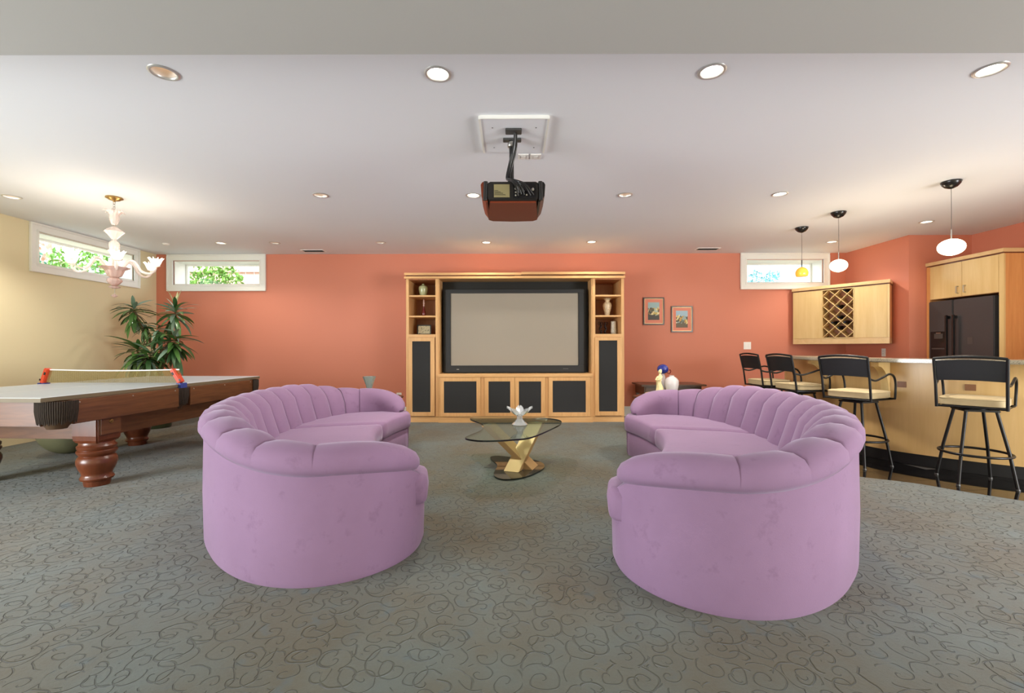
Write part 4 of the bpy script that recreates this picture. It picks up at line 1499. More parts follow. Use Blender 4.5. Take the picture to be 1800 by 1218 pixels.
def crown(c, n, elmin, elmax, scale, stem_from, bias=None, pal=leaves):
    c = Vector(c)
    for i in range(n):
        az = 2 * PI * i * 0.618 + random.uniform(-0.3, 0.3)
        el = math.radians(lerp(elmin, elmax, (i / n)) + random.uniform(-14, 14))
        if bias is not None:
            az = lerp(az, bias, 0.0)
        o = bpy.data.objects.new('leaf', random.choice(pal))
        COL.objects.link(o)
        o.parent = pl
        s = scale * random.uniform(0.8, 1.15)
        rot = Matrix.Rotation(az, 4, 'Z') @ Matrix.Rotation(el, 4, 'X') @ Matrix.Rotation(random.uniform(-0.4, 0.4), 4, 'Y')
        o.matrix_basis = Matrix.Translation(c + Vector((0, 0, (i / n - 0.6) * 0.16 * scale))) @ rot @ Matrix.Scale(s, 4)
    if stem_from is not None:
        s0 = Vector(stem_from)
        mid = (s0 + c) / 2 + Vector((random.uniform(-.03, .03), 0, -0.05))
        MB().tube(spline([s0, mid, c], 6), [lerp(0.02, 0.012, k / 12) for k in range(13)], 8).build('stem', 'bark', pl, smooth=60)


hub = (0.06, 0.0, 1.0)
MB().tube(spline([(0, 0, 0.43), (0.03, 0.0, 0.7), hub], 6), [lerp(0.03, 0.022, k / 12) for k in range(13)], 10).build('trunk', 'bark', pl, smooth=60)
grey = [x for x in leaves if x.materials[0] is M['leafC']] + leaves[:6]
crown((-0.34, 0.0, 1.75), 44, -65, 45, 1.05, hub)
crown((0.27, 0.02, 1.72), 44, -60, 60, 1.05, hub, pal=grey * 2 + leaves)
crown((-0.24, -0.05, 1.14), 48, -60, 45, 1.25, (0.02, 0, 0.6))
crown((0.32, -0.08, 1.28), 50, -70, 40, 1.25, (0.05, 0, 0.8))
crown((0.02, -0.15, 1.06), 48, -65, 35, 1.25, (0.02, 0, 0.6))
crown((0.12, -0.12, 1.45), 26, -60, 30, 0.8, hub)
crown((-0.12, -0.05, 1.52), 24, -65, 20, 0.8, None)
pale = leaf_mesh('leaf', 0.30, 0.016, 0.25, 'celadon')
for az, el in ((0.4, 72), (2.6, 76), (-1.5, 80)):
    o = bpy.data.objects.new('leaf', pale)
    COL.objects.link(o)
    o.parent = pl
    o.matrix_basis = Matrix.Translation((0.27, 0.02, 1.80)) @ Matrix.Rotation(az, 4, 'Z') @ Matrix.Rotation(math.radians(el), 4, 'X')


# ================================================================== CHANDELIER
ch = thing('glass_chandelier', 'rose tinted blown glass chandelier with lit flower cups over the billiard table', 'chandelier', (-4.296, 4.92, ZC))


def Z(z):
    return z - ZC


MB().lathe([(0.075, -0.001), (0.078, -0.012), (0.06, -0.02), (0.05, -0.03), (0.015, -0.04), (0.008, -0.05)], 28).build('canopy', 'brass', ch, smooth=50)
for k in range(4):
    lk = MB()
    lk.tube([(0.012 * math.cos(a), 0, 0.018 * math.sin(a)) for a in [2 * PI * i / 14 for i in range(14)]], 0.003, 6, closed=True)
    o = lk.build('chain_link', 'steel', ch, smooth=60)
    o.location = (0, 0, -0.06 - 0.027 * k)
    o.rotation_euler = (0, 0, (k % 2) * PI / 2)
MB().tube([(0, 0, Z(2.67)), (0, 0, Z(1.86))], 0.006, 8).build('rod', 'steel', ch, smooth=60)


def flared(z0, prof, name, mat, flutes=10, amp=0.06):
    rows = []
    for r, z in prof:
        rows.append([(r * (1 + amp * math.cos(flutes * a)) * math.cos(a), r * (1 + amp * math.cos(flutes * a)) * math.sin(a), Z(z0) + z) for a in [2 * PI * k / 40 for k in range(40)]])
    return MB().grid(rows, cv=True, cap=True).build(name, mat, ch, smooth=60)


flared(2.52, [(0.02, 0), (0.03, 0.02), (0.045, 0.07), (0.04, 0.10), (0.055, 0.13), (0.075, 0.15), (0.07, 0.152), (0.03, 0.12), (0.012, 0.05)], 'top_cup', 'murano')
for k in range(6):
    a = 2 * PI * k / 6
    MB().tube(spline([(0.03 * math.cos(a), 0.03 * math.sin(a), Z(2.64)), (0.07 * math.cos(a), 0.07 * math.sin(a), Z(2.67)), (0.10 * math.cos(a), 0.10 * math.sin(a), Z(2.655))], 4), [0.010, .012, .013, .014, .012, .010, .008, .005, .002], 6).build('glass_leaf', 'murano', ch, smooth=60)
flared(2.36, [(0.018, 0), (0.03, 0.015), (0.055, 0.05), (0.088, 0.085), (0.084, 0.092), (0.06, 0.115), (0.03, 0.135), (0.016, 0.145)], 'collar', 'murano')
flared(2.10, [(0.02, 0), (0.024, 0.03), (0.026, 0.08), (0.04, 0.16), (0.048, 0.2), (0.044, 0.23), (0.025, 0.25), (0.018, 0.262)], 'spindle', 'murano', 8, 0.03)
flared(1.95, [(0.03, 0), (0.06, 0.02), (0.075, 0.06), (0.085, 0.085), (0.125, 0.105), (0.128, 0.113), (0.09, 0.118), (0.03, 0.125)], 'bowl', 'murano_d')
flared(1.865, [(0.02, 0), (0.045, 0.02), (0.065, 0.05), (0.06, 0.07), (0.03, 0.09)], 'lower_bowl', 'murano_d')
flared(1.832, [(0.012, 0), (0.045, 0.012), (0.05, 0.022), (0.015, 0.035)], 'drip_plate', 'murano_d')
MB().tube([(0, 0, Z(1.835)), (0.004, 0, Z(1.79)), (0.002, 0, Z(1.775))], 0.003, 6).build('hook', 'steel', ch)
flared(1.735, [(0.002, 0), (0.018, 0.012), (0.030, 0.022), (0.012, 0.034), (0.004, 0.044)], 'finial', 'murano_d')
for k in range(6):
    a = 2 * PI * k / 6 + 0.25
    ca, sa = math.cos(a), math.sin(a)
    prof = spline([(0.07, 0, 2.04), (0.13, 0, 2.135), (0.19, 0, 2.125), (0.25, 0, 2.03), (0.32, 0, 2.005), (0.375, 0, 2.04), (0.385, 0, 2.085)], 5)
    arm = MB().tube([(p.x * ca, p.x * sa, Z(p.z)) for p in prof], [lerp(0.016, 0.011, i / 30) for i in range(31)], 8).build('arm', 'murano', ch, smooth=60)
    cx, cy = 0.385 * ca, 0.385 * sa
    MB().lathe([(0.012, 0), (0.04, 0.012), (0.045, 0.02), (0.02, 0.024)], 20, (cx, cy, Z(2.08))).build('drip_cup', 'murano', arm, smooth=60)
    # petals
    pm = MB()
    for q in range(10):
        b = 2 * PI * q / 10
        pm.tube([(cx + r * math.cos(b), cy + r * math.sin(b), Z(2.10) + z) for r, z in ((0.022, 0), (0.035, 0.03), (0.05, 0.06), (0.072, 0.082))], [0.011, 0.013, 0.010, 0.003], 6)
    pm.build('flower_cup', 'petal', arm, smooth=60)
    MB().sphere((cx, cy, Z(2.145)), 0.018, 0.018, 0.03, 12, 8).build('bulb', 'bulb', arm, smooth=60)
    d = bpy.data.lights.new('chandelier_light', 'POINT')
    d.energy = 0.8
    d.color = (1.0, 0.90, 0.76)
    d.shadow_soft_size = 0.06
    o = bpy.data.objects.new('chandelier_light', d)
    COL.objects.link(o)
    o.parent = ch
    o.location = (0.385 * ca, 0.385 * sa, Z(2.22))


# ================================================================== PROJECTOR
mp = thing('projector_mount_board', 'white square board fixed to the ceiling above the projector', 'mount board', (0.02, 3.49, ZC))
MB().box(-0.245, 0.245, -0.28, 0.28, -0.020, 0).build('board', 'ceiling', mp, bevel=0.004)
for s in (-1, 1):
    MB().box(s * 0.245 - 0.010, s * 0.245 + 0.006, -0.285, 0.285, -0.026, -0.0).build('edge_strip', 'trim', mp, bevel=0.003)
MB().box(-0.245, 0.245, -0.293, -0.278, -0.026, 0).build('edge_strip', 'trim', mp, bevel=0.003)
for x, y in ((-0.16, -0.15), (0.16, -0.15), (-0.16, 0.18), (0.16, 0.18)):
    MB().lathe([(0.006, -0.0225), (0.005, -0.0245), (0.001, -0.025)], 10, (x, y, 0)).build('screw', 'greymetal', mp)
for k, x in enumerate((0.10, 0.205)):
    q = thing('ceiling_jack_plate', ('white square jack plate on the ceiling, nearer the projector pole', 'white square jack plate on the ceiling, the one farther right of the projector pole')[k], 'jack plate', (x, 3.89, ZC))
    MB().box(-0.045, 0.045, -0.05, 0.05, -0.008, 0).build('cover_plate', 'plate', q, bevel=0.002)
    MB().box(-0.022, 0.022, -0.028, 0.028, -0.012, -0.008).build('insert', 'plate', q, bevel=0.002)

pj = thing('ceiling_projector', 'black and brown projector hanging from a ceiling pole with a cable bundle', 'projector', (0.01, 3.55, 2.26))


def Zp(z):
    return z - 2.26


MB().box(-0.055, 0.065, -0.21, -0.13, Zp(2.782), Zp(2.7975)).build('cable_box', 'greymetal', pj, bevel=0.003)
MB().box(-0.075, 0.065, -0.055, 0.0, Zp(2.782), Zp(2.7975)).build('ceiling_flange', 'greymetal', pj, bevel=0.003)
MB().tube([(-0.01, -0.03, Zp(2.785)), (-0.01, -0.03, Zp(2.41))], 0.018, 14).build('pole', 'projblack', pj, smooth=50)
MB().lathe([(0.03, 0), (0.034, 0.008), (0.03, 0.03), (0.02, 0.04)], 16, (-0.01, -0.03, Zp(2.735))).build('pole_collar', 'steel', pj, smooth=40)
MB().lathe([(0.03, 0), (0.034, 0.012), (0.03, 0.03), (0.02, 0.035)], 16, (-0.01, -0.03, Zp(2.44))).build('pole_collar', 'projblack', pj, smooth=40)
MB().box(-0.085, 0.065, -0.12, 0.10, Zp(2.405), Zp(2.425)).build('bracket', 'projblack', pj, bevel=0.004)


def shell(z0, z1, w0, w1, y0, y1, bow=0.02):
    """body block, narrower below, with bowed front"""
    rows = []
    for z, w in ((z0, w0), (z0 + 0.02, w0 + 0.012), (z1 - 0.02, w1), (z1, w1 - 0.015)):
        ring = []
        for x, y in ((-w, y0), (w, y0), (w, y1 - 0.02), (w * 0.9, y1), (0, y1 + bow), (-w * 0.9, y1), (-w, y1 - 0.02)):
            ring.append((x, y, z))
        rows.append(ring)
    return MB().grid(rows, cv=True, cap=True)


shell(Zp(2.262), Zp(2.40), 0.175, 0.190, -0.22, 0.27).build('body', 'projblack', pj, bevel=0.006)
# brown bottom panel and side cheeks
MB().prism([(-0.172, -0.205), (0.172, -0.205), (0.205, 0.25), (0.17, 0.29), (0, 0.305), (-0.17, 0.29), (-0.205, 0.25)], Zp(2.250), Zp(2.262)).build('bottom_panel', 'projbrown', pj, bevel=0.005)
for s in (-1, 1):
    rows = []
    for z, w in ((Zp(2.258), 0.20), (Zp(2.30), 0.232), (Zp(2.385), 0.238), (Zp(2.405), 0.225)):
        rows.append([(s * w, -0.20, z), (s * (w + 0.004), 0.05, z), (s * w, 0.25, z), (s * (w - 0.06), 0.275, z), (s * 0.186, 0.25, z), (s * 0.186, -0.20, z)])
    MB().grid(rows, cv=True, cap=True).build('side_cheek', 'projblack' if s > 0 else 'projbrown', pj, bevel=0.006)
    MB().tube([(s * 0.205, -0.21, Zp(2.265)), (s * 0.20, -0.215, Zp(2.40))], 0.016, 10).build('corner_post', 'projblack', pj, smooth=50)
MB().box(-0.14, -0.025, -0.2245, -0.219, Zp(2.283), Zp(2.378)).build('vent_plate', 'label', pj)
for k in range(4):
    MB().box(-0.135, -0.055 - 0.018 * k, -0.227, -0.2245, Zp(2.30) + 0.010 * k, Zp(2.303) + 0.010 * k).build('vent_slot', 'projblack', pj)
MB().box(0.0, 0.165, -0.2245, -0.219, Zp(2.275), Zp(2.385)).build('connector_panel', 'fridgedark', pj)
for k, (x, z, r) in enumerate(((0.02, 2.345, .008), (0.02, 2.318, .006), (0.02, 2.296, .006), (0.06, 2.33, .006), (0.10, 2.30, .006), (0.145, 2.34, .010))):
    q = MB().lathe([(r, 0), (r, 0.006), (r * 0.6, 0.007)], 12).build('connector', 'steel', pj, smooth=50)
    q.location = (x, -0.2245, Zp(z))
    q.rotation_euler = (PI / 2, 0, 0)
for k in range(12):
    ox = random.uniform(-0.018, 0.018)
    oy = random.uniform(-0.010, 0.010)
    end = (0.03 + 0.011 * k + random.uniform(-0.01, 0.01), -0.232, Zp(random.uniform(2.285, 2.35)))
    pth = spline([(0.02 + ox * 0.4, -0.165, Zp(2.785)), (0.012 + ox, -0.13 + oy, Zp(2.68)), (-0.02 + ox, -0.09 + oy, Zp(2.56)), (-0.035 + ox, -0.10 + oy, Zp(2.47)), (-0.01 + ox, -0.20 + oy, Zp(2.42)), ((end[0] - 0.01) * 0.6, -0.255 + oy, Zp(2.37)), end], 5)
    MB().tube(pth, 0.0072, 6).build('cable', 'projblack', pj, smooth=60)


# ================================================================== VENTS
for x, y, lb in ((-3.318, 7.62, 'grey slotted ceiling vent at the back wall, left of the media cabinet'), (3.242, 7.54, 'grey slotted ceiling vent at the back wall, right of the media cabinet')):
    v = thing('ceiling_vent', lb, 'vent', (x, y, ZC), group='ceiling vents')
    MB().box(-0.19, 0.19, -0.08, -0.06, -0.008, 0).box(-0.19, 0.19, 0.06, 0.08, -0.008, 0).box(-0.19, -0.165, -0.06, 0.06, -0.008, 0).box(0.165, 0.19, -0.06, 0.06, -0.008, 0).build('frame', 'trim', v, bevel=0.002)
    MB().box(-0.165, 0.165, -0.06, 0.06, -0.002, 0).build('duct', 'tvblack', v)
    for k in range(6):
        yy = -0.05 + 0.02 * k
        MB().obox((0, yy, -0.006), (1, 0, 0), (0, 0.8, 0.6), (0, -0.6, 0.8), 0.33, 0.014, 0.0015).build('slat', 'ventdark', v)


# ================================================================== BAR
barpts = [(3.98, 6.62), (3.90, 6.1), (3.85, 5.6), (3.84, 5.2), (3.89, 4.9), (4.03, 4.63), (4.32, 4.29), (4.60, 4.06), (4.97, 3.84), (5.45, 3.66), (6.05, 3.54), (6.70, 3.48)]
barc = [(p.x, p.y) for p in spline(barpts, 7)]


def offset_curve(c, d):
    out = []
    for i, p in enumerate(c):
        a, b = c[max(i - 1, 0)], c[min(i + 1, len(c) - 1)]
        tx, ty = b[0] - a[0], b[1] - a[1]
        l = math.hypot(tx, ty)
        out.append((p[0] + ty / l * d, p[1] - tx / l * d))
    return out


def ribbon(name, c, d0, d1, z0, z1, mat, parent, bevel=0.0):
    a, b = offset_curve(c, d0), offset_curve(c, d1)
    return MB().prism(a + b[::-1], z0, z1).build(name, mat, parent, smooth=35, bevel=bevel)


# outward (towards the stools) is negative offset for this direction of travel
t0 = offset_curve(barc, 0.1)[10]
OUT = 1.0 if (t0[0] < barc[10][0]) else -1.0
bar = thing('home_bar', 'curved pale maple bar front with black base', 'bar', (0, 0, 0))
nseg = 7
cuts = [0, 14, 28, 40, 52, 64, 77]
for a, b in zip(cuts, cuts[1:]):
    ribbon('front_panel', barc[a:b + 1], 0.0, -0.03 * OUT, 0.105, 1.028, 'bar', bar)
ribbon('core', barc, -0.031 * OUT, -0.12 * OUT, 0.0, 1.025, 'maple_in', bar)
ribbon('toe_kick', barc, -0.006 * OUT, -0.030 * OUT, -0.009, 0.104, 'toe', bar)
MB().prism([(3.98 - 0.005, 6.621), (4.11, 6.60), (4.115, 6.635), (3.985, 6.656)], 0.105, 1.026).build('end_panel', 'pale', bar)


def corbel(i, w):
    p = Vector((*barc[i], 0))
    q = offset_curve(barc, 1.0 * OUT)[i]
    n = (Vector((*q, 0)) - p).normalized()
    tdir = Vector((-n.y, n.x, 0))
    prof = [(0.0, 1.026), (0.22, 1.026), (0.22, 0.985)] + [(0.03 + 0.19 * (1 - math.sin(a)), 0.985 - 0.19 * (1 - math.cos(a)) * 1.35) for a in [PI / 2 * k / 10 for k in range(1, 11)]] + [(0.03, 0.66), (0.0, 0.64)]
    P = []
    for s in (-1, 1):
        P += [p + n * (u + 0.001) + tdir * (s * w / 2) + Vector((0, 0, z)) for u, z in prof]
    m = len(prof)
    F = [tuple(range(m)), tuple(reversed(range(m, 2 * m)))] + [(k, (k + 1) % m, m + (k + 1) % m, m + k) for k in range(m)]
    MB().add(P, F).build('corbel', 'pale', bar)


for i in (15, 31):
    corbel(i, 0.07)
for i in (34, 42):
    p = Vector((*barc[i], 0.80))
    q = offset_curve(barc, 1.0 * OUT)[i]
    n = (Vector((q[0], q[1], 0.80)) - p).normalized()
    td = Vector((-n.y, n.x, 0))
    MB().obox(p + n * 0.005, td, (0, 0, 1), n, 0.075, 0.06, 0.008).build('outlet_cover', 'brownplate', bar, bevel=0.002)
# counter: irregular overhang
outer = [(3.72, 6.70), (3.62, 6.1), (3.57, 5.6), (3.56, 5.15), (3.65, 4.77), (3.83, 4.46), (4.14, 4.10), (4.43, 3.85), (4.83, 3.60), (5.35, 3.40), (6.0, 3.27), (6.70, 3.20)]
oc = [(p.x, p.y) for p in spline(outer, 7)]
inn = [(4.16, 6.68), (4.09, 6.1), (4.04, 5.6), (4.03, 5.25), (4.07, 4.97), (4.18, 4.76), (4.45, 4.44), (4.72, 4.22), (5.05, 4.02), (5.5, 3.86), (6.08, 3.75), (6.70, 3.69)]
ic = [(p.x, p.y) for p in spline(inn, 7)]
ctp = MB().prism(oc + ic[::-1], 1.029, 1.067).build('bar_counter', 'granite', smooth=35, bevel=0.008, loc=(4.2, 4.6, 1.029))
tag(ctp, 'curved speckled granite counter along the top of the bar', 'counter')


# ================================================================== BAR STOOLS
def make_stool():
    """origin at floor centre, facing +Y (backrest at -Y)"""
    r = thing('bar_stool', '', 'stool', group='swivel bar stools at the bar')
    # legs
    for sx in (-1, 1):
        for sy in (-1, 1):
            l = MB().tube([(sx * 0.10, sy * 0.10, 0.645), (sx * 0.155, sy * 0.155, 0.30), (sx * 0.19, sy * 0.19, 0.012)], 0.0125, 10).build('leg', 'iron', r, smooth=50)
            MB().lathe([(0.015, 0), (0.016, 0.004), (0.014, 0.01), (0.013, 0.014)], 14, (sx * 0.191, sy * 0.191, 0)).build('glide', 'greymetal', l, smooth=50)
    ringp = []
    for k in range(40):
        a = 2 * PI * k / 40
        ringp.append((0.235 * math.cos(a), 0.235 * math.sin(a), 0.265))
    MB().tube(ringp, 0.011, 8, closed=True).build('foot_ring', 'iron', r, smooth=60)
    MB().box(-0.12, 0.12, -0.12, 0.12, 0.632, 0.648).build('leg_plate', 'iron', r, bevel=0.004)
    MB().lathe([(0.09, 0.648), (0.09, 0.664)], 24).build('swivel', 'iron', r, smooth=40)
    # seat frame
    MB().tube([(-0.215, -0.21, 0.675), (0.215, -0.21, 0.675), (0.225, 0.20, 0.675), (-0.225, 0.20, 0.675)], 0.010, 6, closed=True).box(-0.20, 0.20, -0.18, 0.18, 0.664, 0.674).build('seat_frame', 'iron', r, smooth=40)
    # cushion
    rows = []
    for z, s in ((0.686, 0.97), (0.690, 1.0), (0.742, 1.0), (0.752, 0.975), (0.757, 0.85), (0.760, 0.4)):
        ring = []
        for k in range(32):
            a = 2 * PI * k / 32
            e = 0.32
            x = 0.212 * math.copysign(abs(math.cos(a)) ** e, math.cos(a)) * s
            y = 0.205 * math.copysign(abs(math.sin(a)) ** e, math.sin(a)) * s
            ring.append((x, y, z))
        rows.append(ring)
    cs = MB().grid(rows, cv=True, cap=True).build('seat_cushion', 'tan', r, smooth=50)
    pr = []
    for k in range(40):
        a = 2 * PI * k / 40
        e = 0.32
        pr.append((0.213 * math.copysign(abs(math.cos(a)) ** e, math.cos(a)), 0.206 * math.copysign(abs(math.sin(a)) ** e, math.sin(a)), 0.744))
    MB().tube(pr, 0.004, 5, closed=True).build('piping', 'tan', cs, smooth=60)
    # back posts lean backwards
    for s in (-1, 1):
        MB().tube([(s * 0.215, -0.21, 0.665), (s * 0.217, -0.235, 0.86), (s * 0.222, -0.285, 1.092)], 0.0115, 8).build('back_post', 'iron', r, smooth=50)
        arm = spline([(s * 0.218, -0.238, 0.885), (s * 0.225, -0.15, 0.868), (s * 0.232, -0.04, 0.895), (s * 0.236, 0.07, 0.925), (s * 0.236, 0.155, 0.90), (s * 0.233, 0.195, 0.82), (s * 0.226, 0.20, 0.675)], 6)
        MB().tube(arm, 0.0105, 8).build('arm', 'iron', r, smooth=60)
    top = spline([(-0.222, -0.285, 1.092), (-0.11, -0.302, 1.105), (0, -0.308, 1.110), (0.11, -0.302, 1.105), (0.222, -0.285, 1.092)], 5)
    MB().tube(top, 0.0115, 8).build('top_rail', 'iron', r, smooth=60)
    rows = []
    for z, y, zc in ((0.905, -0.236, 0.0), (0.90, -0.24, 0.0), (0.96, -0.256, 0), (1.03, -0.272, 0), (1.072, -0.283, 0), (1.072, -0.268, 0), (1.03, -0.258, 0), (0.96, -0.242, 0), (0.905, -0.228, 0)):
        rows.append([(lerp(-0.212, 0.212, k / 12), y - 0.022 * math.sin(PI * k / 12), z + (0.012 * math.sin(PI * k / 12) if z > 1.0 else 0.008 * math.sin(PI * k / 12))) for k in range(13)])
    MB().grid(rows, cu=True).build('back_panel', 'blackfab', r, smooth=50)
    return r


st0 = make_stool()
spots = [((3.54, 6.27), math.radians(-88), 'black iron bar stool farthest along the bar, nearest the coral wall'),
         ((3.53, 5.58), math.radians(-84), 'black iron bar stool second from the coral wall'),
         ((3.545, 4.66), math.radians(-64), 'black iron bar stool standing right behind the right sofa'),
         ((4.075, 4.01), math.radians(-52), 'black iron bar stool nearest the viewer at the right edge')]
for i, ((x, y), a, lb) in enumerate(spots):
    o = st0 if i == 0 else copy_tree(st0)
    o.location = (x, y, -0.0095)
    o.rotation_euler = (0, 0, a)
    o['label'] = lb
    for c in o.children:
        if c.name.split('.')[0] in ('leg', 'leg_plate'):
            c.rotation_euler = (0, 0, math.radians((12, 14, -8, 30)[i]))


# ================================================================== WINE CABINET (corner)
PL, PR_ = Vector((4.816, 7.80)), Vector((5.560, 6.70))
ud = (PR_ - PL).normalized()
qd = Vector((-ud.y, ud.x))          # into the corner
if qd.x < 0:
    qd = -qd
FL = (PR_ - PL).length


def P(u, d=0.0):
    v = PL + ud * u + qd * d
    return (v.x, v.y)


wz0, wz1 = 1.237, 2.185
wc = thing('wine_cabinet', 'pale maple corner wall cabinet with a wine lattice in the middle', 'cabinet', (0, 0, 0))
u0, u1 = 0.34 * FL, 0.66 * FL
corner = [(5.785, 6.925), (5.785, 7.885), (4.87, 7.885)]
MB().prism([P(-0.012, -0.012), P(FL + 0.012, -0.012), (5.79, 6.915), (5.79, 7.89), (4.85, 7.89)], 2.135, wz1).build('top_board', 'pale_h', wc, bevel=0.003)
MB().prism([P(0.01, 0.012), P(FL - 0.01, 0.012)] + corner, 2.118, 2.1345).build('shadow_gap', 'leg', wc)
MB().prism([P(0), P(FL)] + corner, wz0, 1.325).build('bottom_rail', 'pale_h', wc, bevel=0.002)
MB().prism([P(0.002, 0.02), P(u0 - 0.012, 0.02), P(u0 - 0.012, 0.24), (P(u0, 0.24)[0], 7.88), (4.87, 7.88)], 1.326, 2.117).build('carcass', 'orange', wc)
MB().prism([P(u1 + 0.012, 0.02), P(FL - 0.002, 0.005), (5.785, 6.925), (5.785, 7.35), P(u1 + 0.012, 0.24)], 1.326, 2.117).build('carcass', 'orange', wc)
MB().prism([P(0.0), P(u0 - 0.014), P(u0 - 0.014, 0.019), P(0.0, 0.019)], 1.328, 2.117).build('door', 'pale', wc, bevel=0.002)
MB().prism([P(u1 + 0.014), P(FL - 0.03), P(FL - 0.03, 0.019), P(u1 + 0.014, 0.019)], 1.328, 2.117).build('door', 'pale', wc, bevel=0.002)
MB().prism([P(FL - 0.028), P(FL), P(FL, 0.019), P(FL - 0.028, 0.019)], 1.328, 2.117).build('end_stile', 'pale', wc)
rk = MB().prism([P(u0, 0.235), P(u1, 0.235), P(u1, 0.25), P(u0, 0.25)], 1.328, 2.117).build('rack_back', 'maple_in', wc)
fr = MB()
for a, b in ((u0 - 0.012, u0), (u1, u1 + 0.012)):
    fr.prism([P(a, -0.004), P(b, -0.004), P(b, 0.234), P(a, 0.234)], 1.328, 2.117)
fr.prism([P(u0, -0.004), P(u1, -0.004), P(u1, 0.234), P(u0, 0.234)], 1.3285, 1.340)
fr.prism([P(u0, -0.004), P(u1, -0.004), P(u1, 0.234), P(u0, 0.234)], 2.105, 2.1165)
fr.build('rack_frame', 'pale', wc)
# lattice slats
pit = 0.17
rz0, rz1 = 1.341, 2.104
for sgn in (1, -1):
    for k in range(-8, 14):
        c = k * pit
        pts2 = []
        # line: z = rz0 + c + sgn*(u-u0)
        for u in (u0, u1):
            z = rz0 + c + sgn * (u - u0)
            if rz0 <= z <= rz1:
                pts2.append((u, z))
        for z in (rz0, rz1):
            u = u0 + (z - rz0 - c) * sgn
            if u0 < u < u1:
                pts2.append((u, z))
        if len(pts2) < 2:
            continue
        (ua, za), (ub, zb) = min(pts2), max(pts2)
        if math.hypot(ub - ua, zb - za) < 0.04:
            continue
        d0_, d1_ = (0.002, 0.110) if sgn > 0 else (0.004, 0.225)
        ca_, cb_ = Vector((*P(ua, (d0_ + d1_) / 2), za)), Vector((*P(ub, (d0_ + d1_) / 2), zb))
        ax = (cb_ - ca_)
        MB().obox((ca_ + cb_) / 2, ax, (qd.x, qd.y, 0), ax.cross(Vector((qd.x, qd.y, 0))), ax.length - 0.012, d1_ - d0_, 0.008).build('lattice_slat', 'pale', rk)
cells = [(1.5, 0.5), (1, 1.0), (2, 1.0), (1.5, 1.5), (1.5, 2.5), (2, 4.0)]
wl = ['lowest wine bottle in the lattice', 'left wine bottle of the low diamond of four', 'right wine bottle of the low diamond of four', 'top wine bottle of the low diamond of four', 'single wine bottle in the middle of the lattice', 'single wine bottle at the top right of the lattice']
for (cu, cz), lb in zip(cells, wl):
    u = u0 + cu * pit - 0.04
    z = rz0 + cz * pit + 0.08 - 0.012
    t = thing('wine_bottle', lb, 'bottle', (*P(u, 0.22), z), group='wine bottles in the lattice')
    axq = Vector((qd.x, qd.y, 0))
    rot = axq.to_track_quat('Z', 'Y')
    t.rotation_mode = 'QUATERNION'
    t.rotation_quaternion = rot
    MB().lathe([(0.036, -0.002), (0.037, -0.08), (0.034, -0.10), (0.018, -0.13), (0.0145, -0.15), (0.0145, -0.17)], 18).build('bottle', 'darkglass', t, smooth=50)
    MB().lathe([(0.0155, -0.165), (0.016, -0.205), (0.014, -0.208), (0.002, -0.209)], 16).build('foil_cap', 'foil', t, smooth=50)


# ================================================================== REFRIGERATOR AND ITS CABINET
fc = thing('fridge_cabinet', 'tall maple refrigerator cabinet with two overhead doors', 'cabinet', (6.40, 6.12, 0))


def Lf(mb):
    mb.v = [(p[0] - 6.40, p[1] - 6.12, p[2]) for p in mb.v]
    return mb


FX = 6.055
Lf(MB().box(FX, 6.715, 5.600, 5.640, 0, 2.340)).build('side_panel', 'orange', fc, bevel=0.002)
Lf(MB().box(FX - 0.004, FX + 0.02, 5.598, 5.655, 0, 2.335)).build('face_stile', 'pale', fc, bevel=0.002)
Lf(MB().box(FX, 6.715, 6.600, 6.640, 0, 2.340)).build('side_panel', 'orange', fc, bevel=0.002)
Lf(MB().box(FX - 0.004, FX + 0.02, 6.588, 6.642, 0, 2.335)).build('face_stile', 'orange', fc, bevel=0.002)
Lf(MB().box(FX - 0.02, 6.715, 5.585, 6.645, 2.352, 2.400)).build('top_board', 'pale_h', fc, bevel=0.003)
Lf(MB().box(FX + 0.005, 6.715, 5.60, 6.64, 2.338, 2.352)).build('shadow_gap', 'leg', fc)
Lf(MB().box(FX + 0.02, 6.715, 5.64, 6.60, 1.86, 2.338)).build('carcass', 'maple_in', fc)
for y0, y1, hy in ((5.658, 6.118, 6.07), (6.122, 6.585, 6.17)):
    d = Lf(MB().box(FX - 0.004, FX + 0.018, y0, y1, 1.865, 2.334)).build('door', 'pale', fc, bevel=0.002)
    h = MB().tube([(FX - 0.006, hy, 1.915), (FX - 0.034, hy, 1.915), (FX - 0.034, hy, 2.005), (FX - 0.006, hy, 2.005)], 0.007, 8)
    Lf(h).build('handle', 'steel', d, smooth=40)

rf = thing('refrigerator', 'black stainless french door refrigerator with ice dispenser', 'refrigerator', (6.35, 6.12, 0))


def Lr(mb):
    mb.v = [(p[0] - 6.35, p[1] - 6.12, p[2]) for p in mb.v]
    return mb


Lr(MB().box(6.10, 6.70, 5.67, 6.58, 0.0, 1.835)).build('case', 'fridgedark', rf, bevel=0.004)
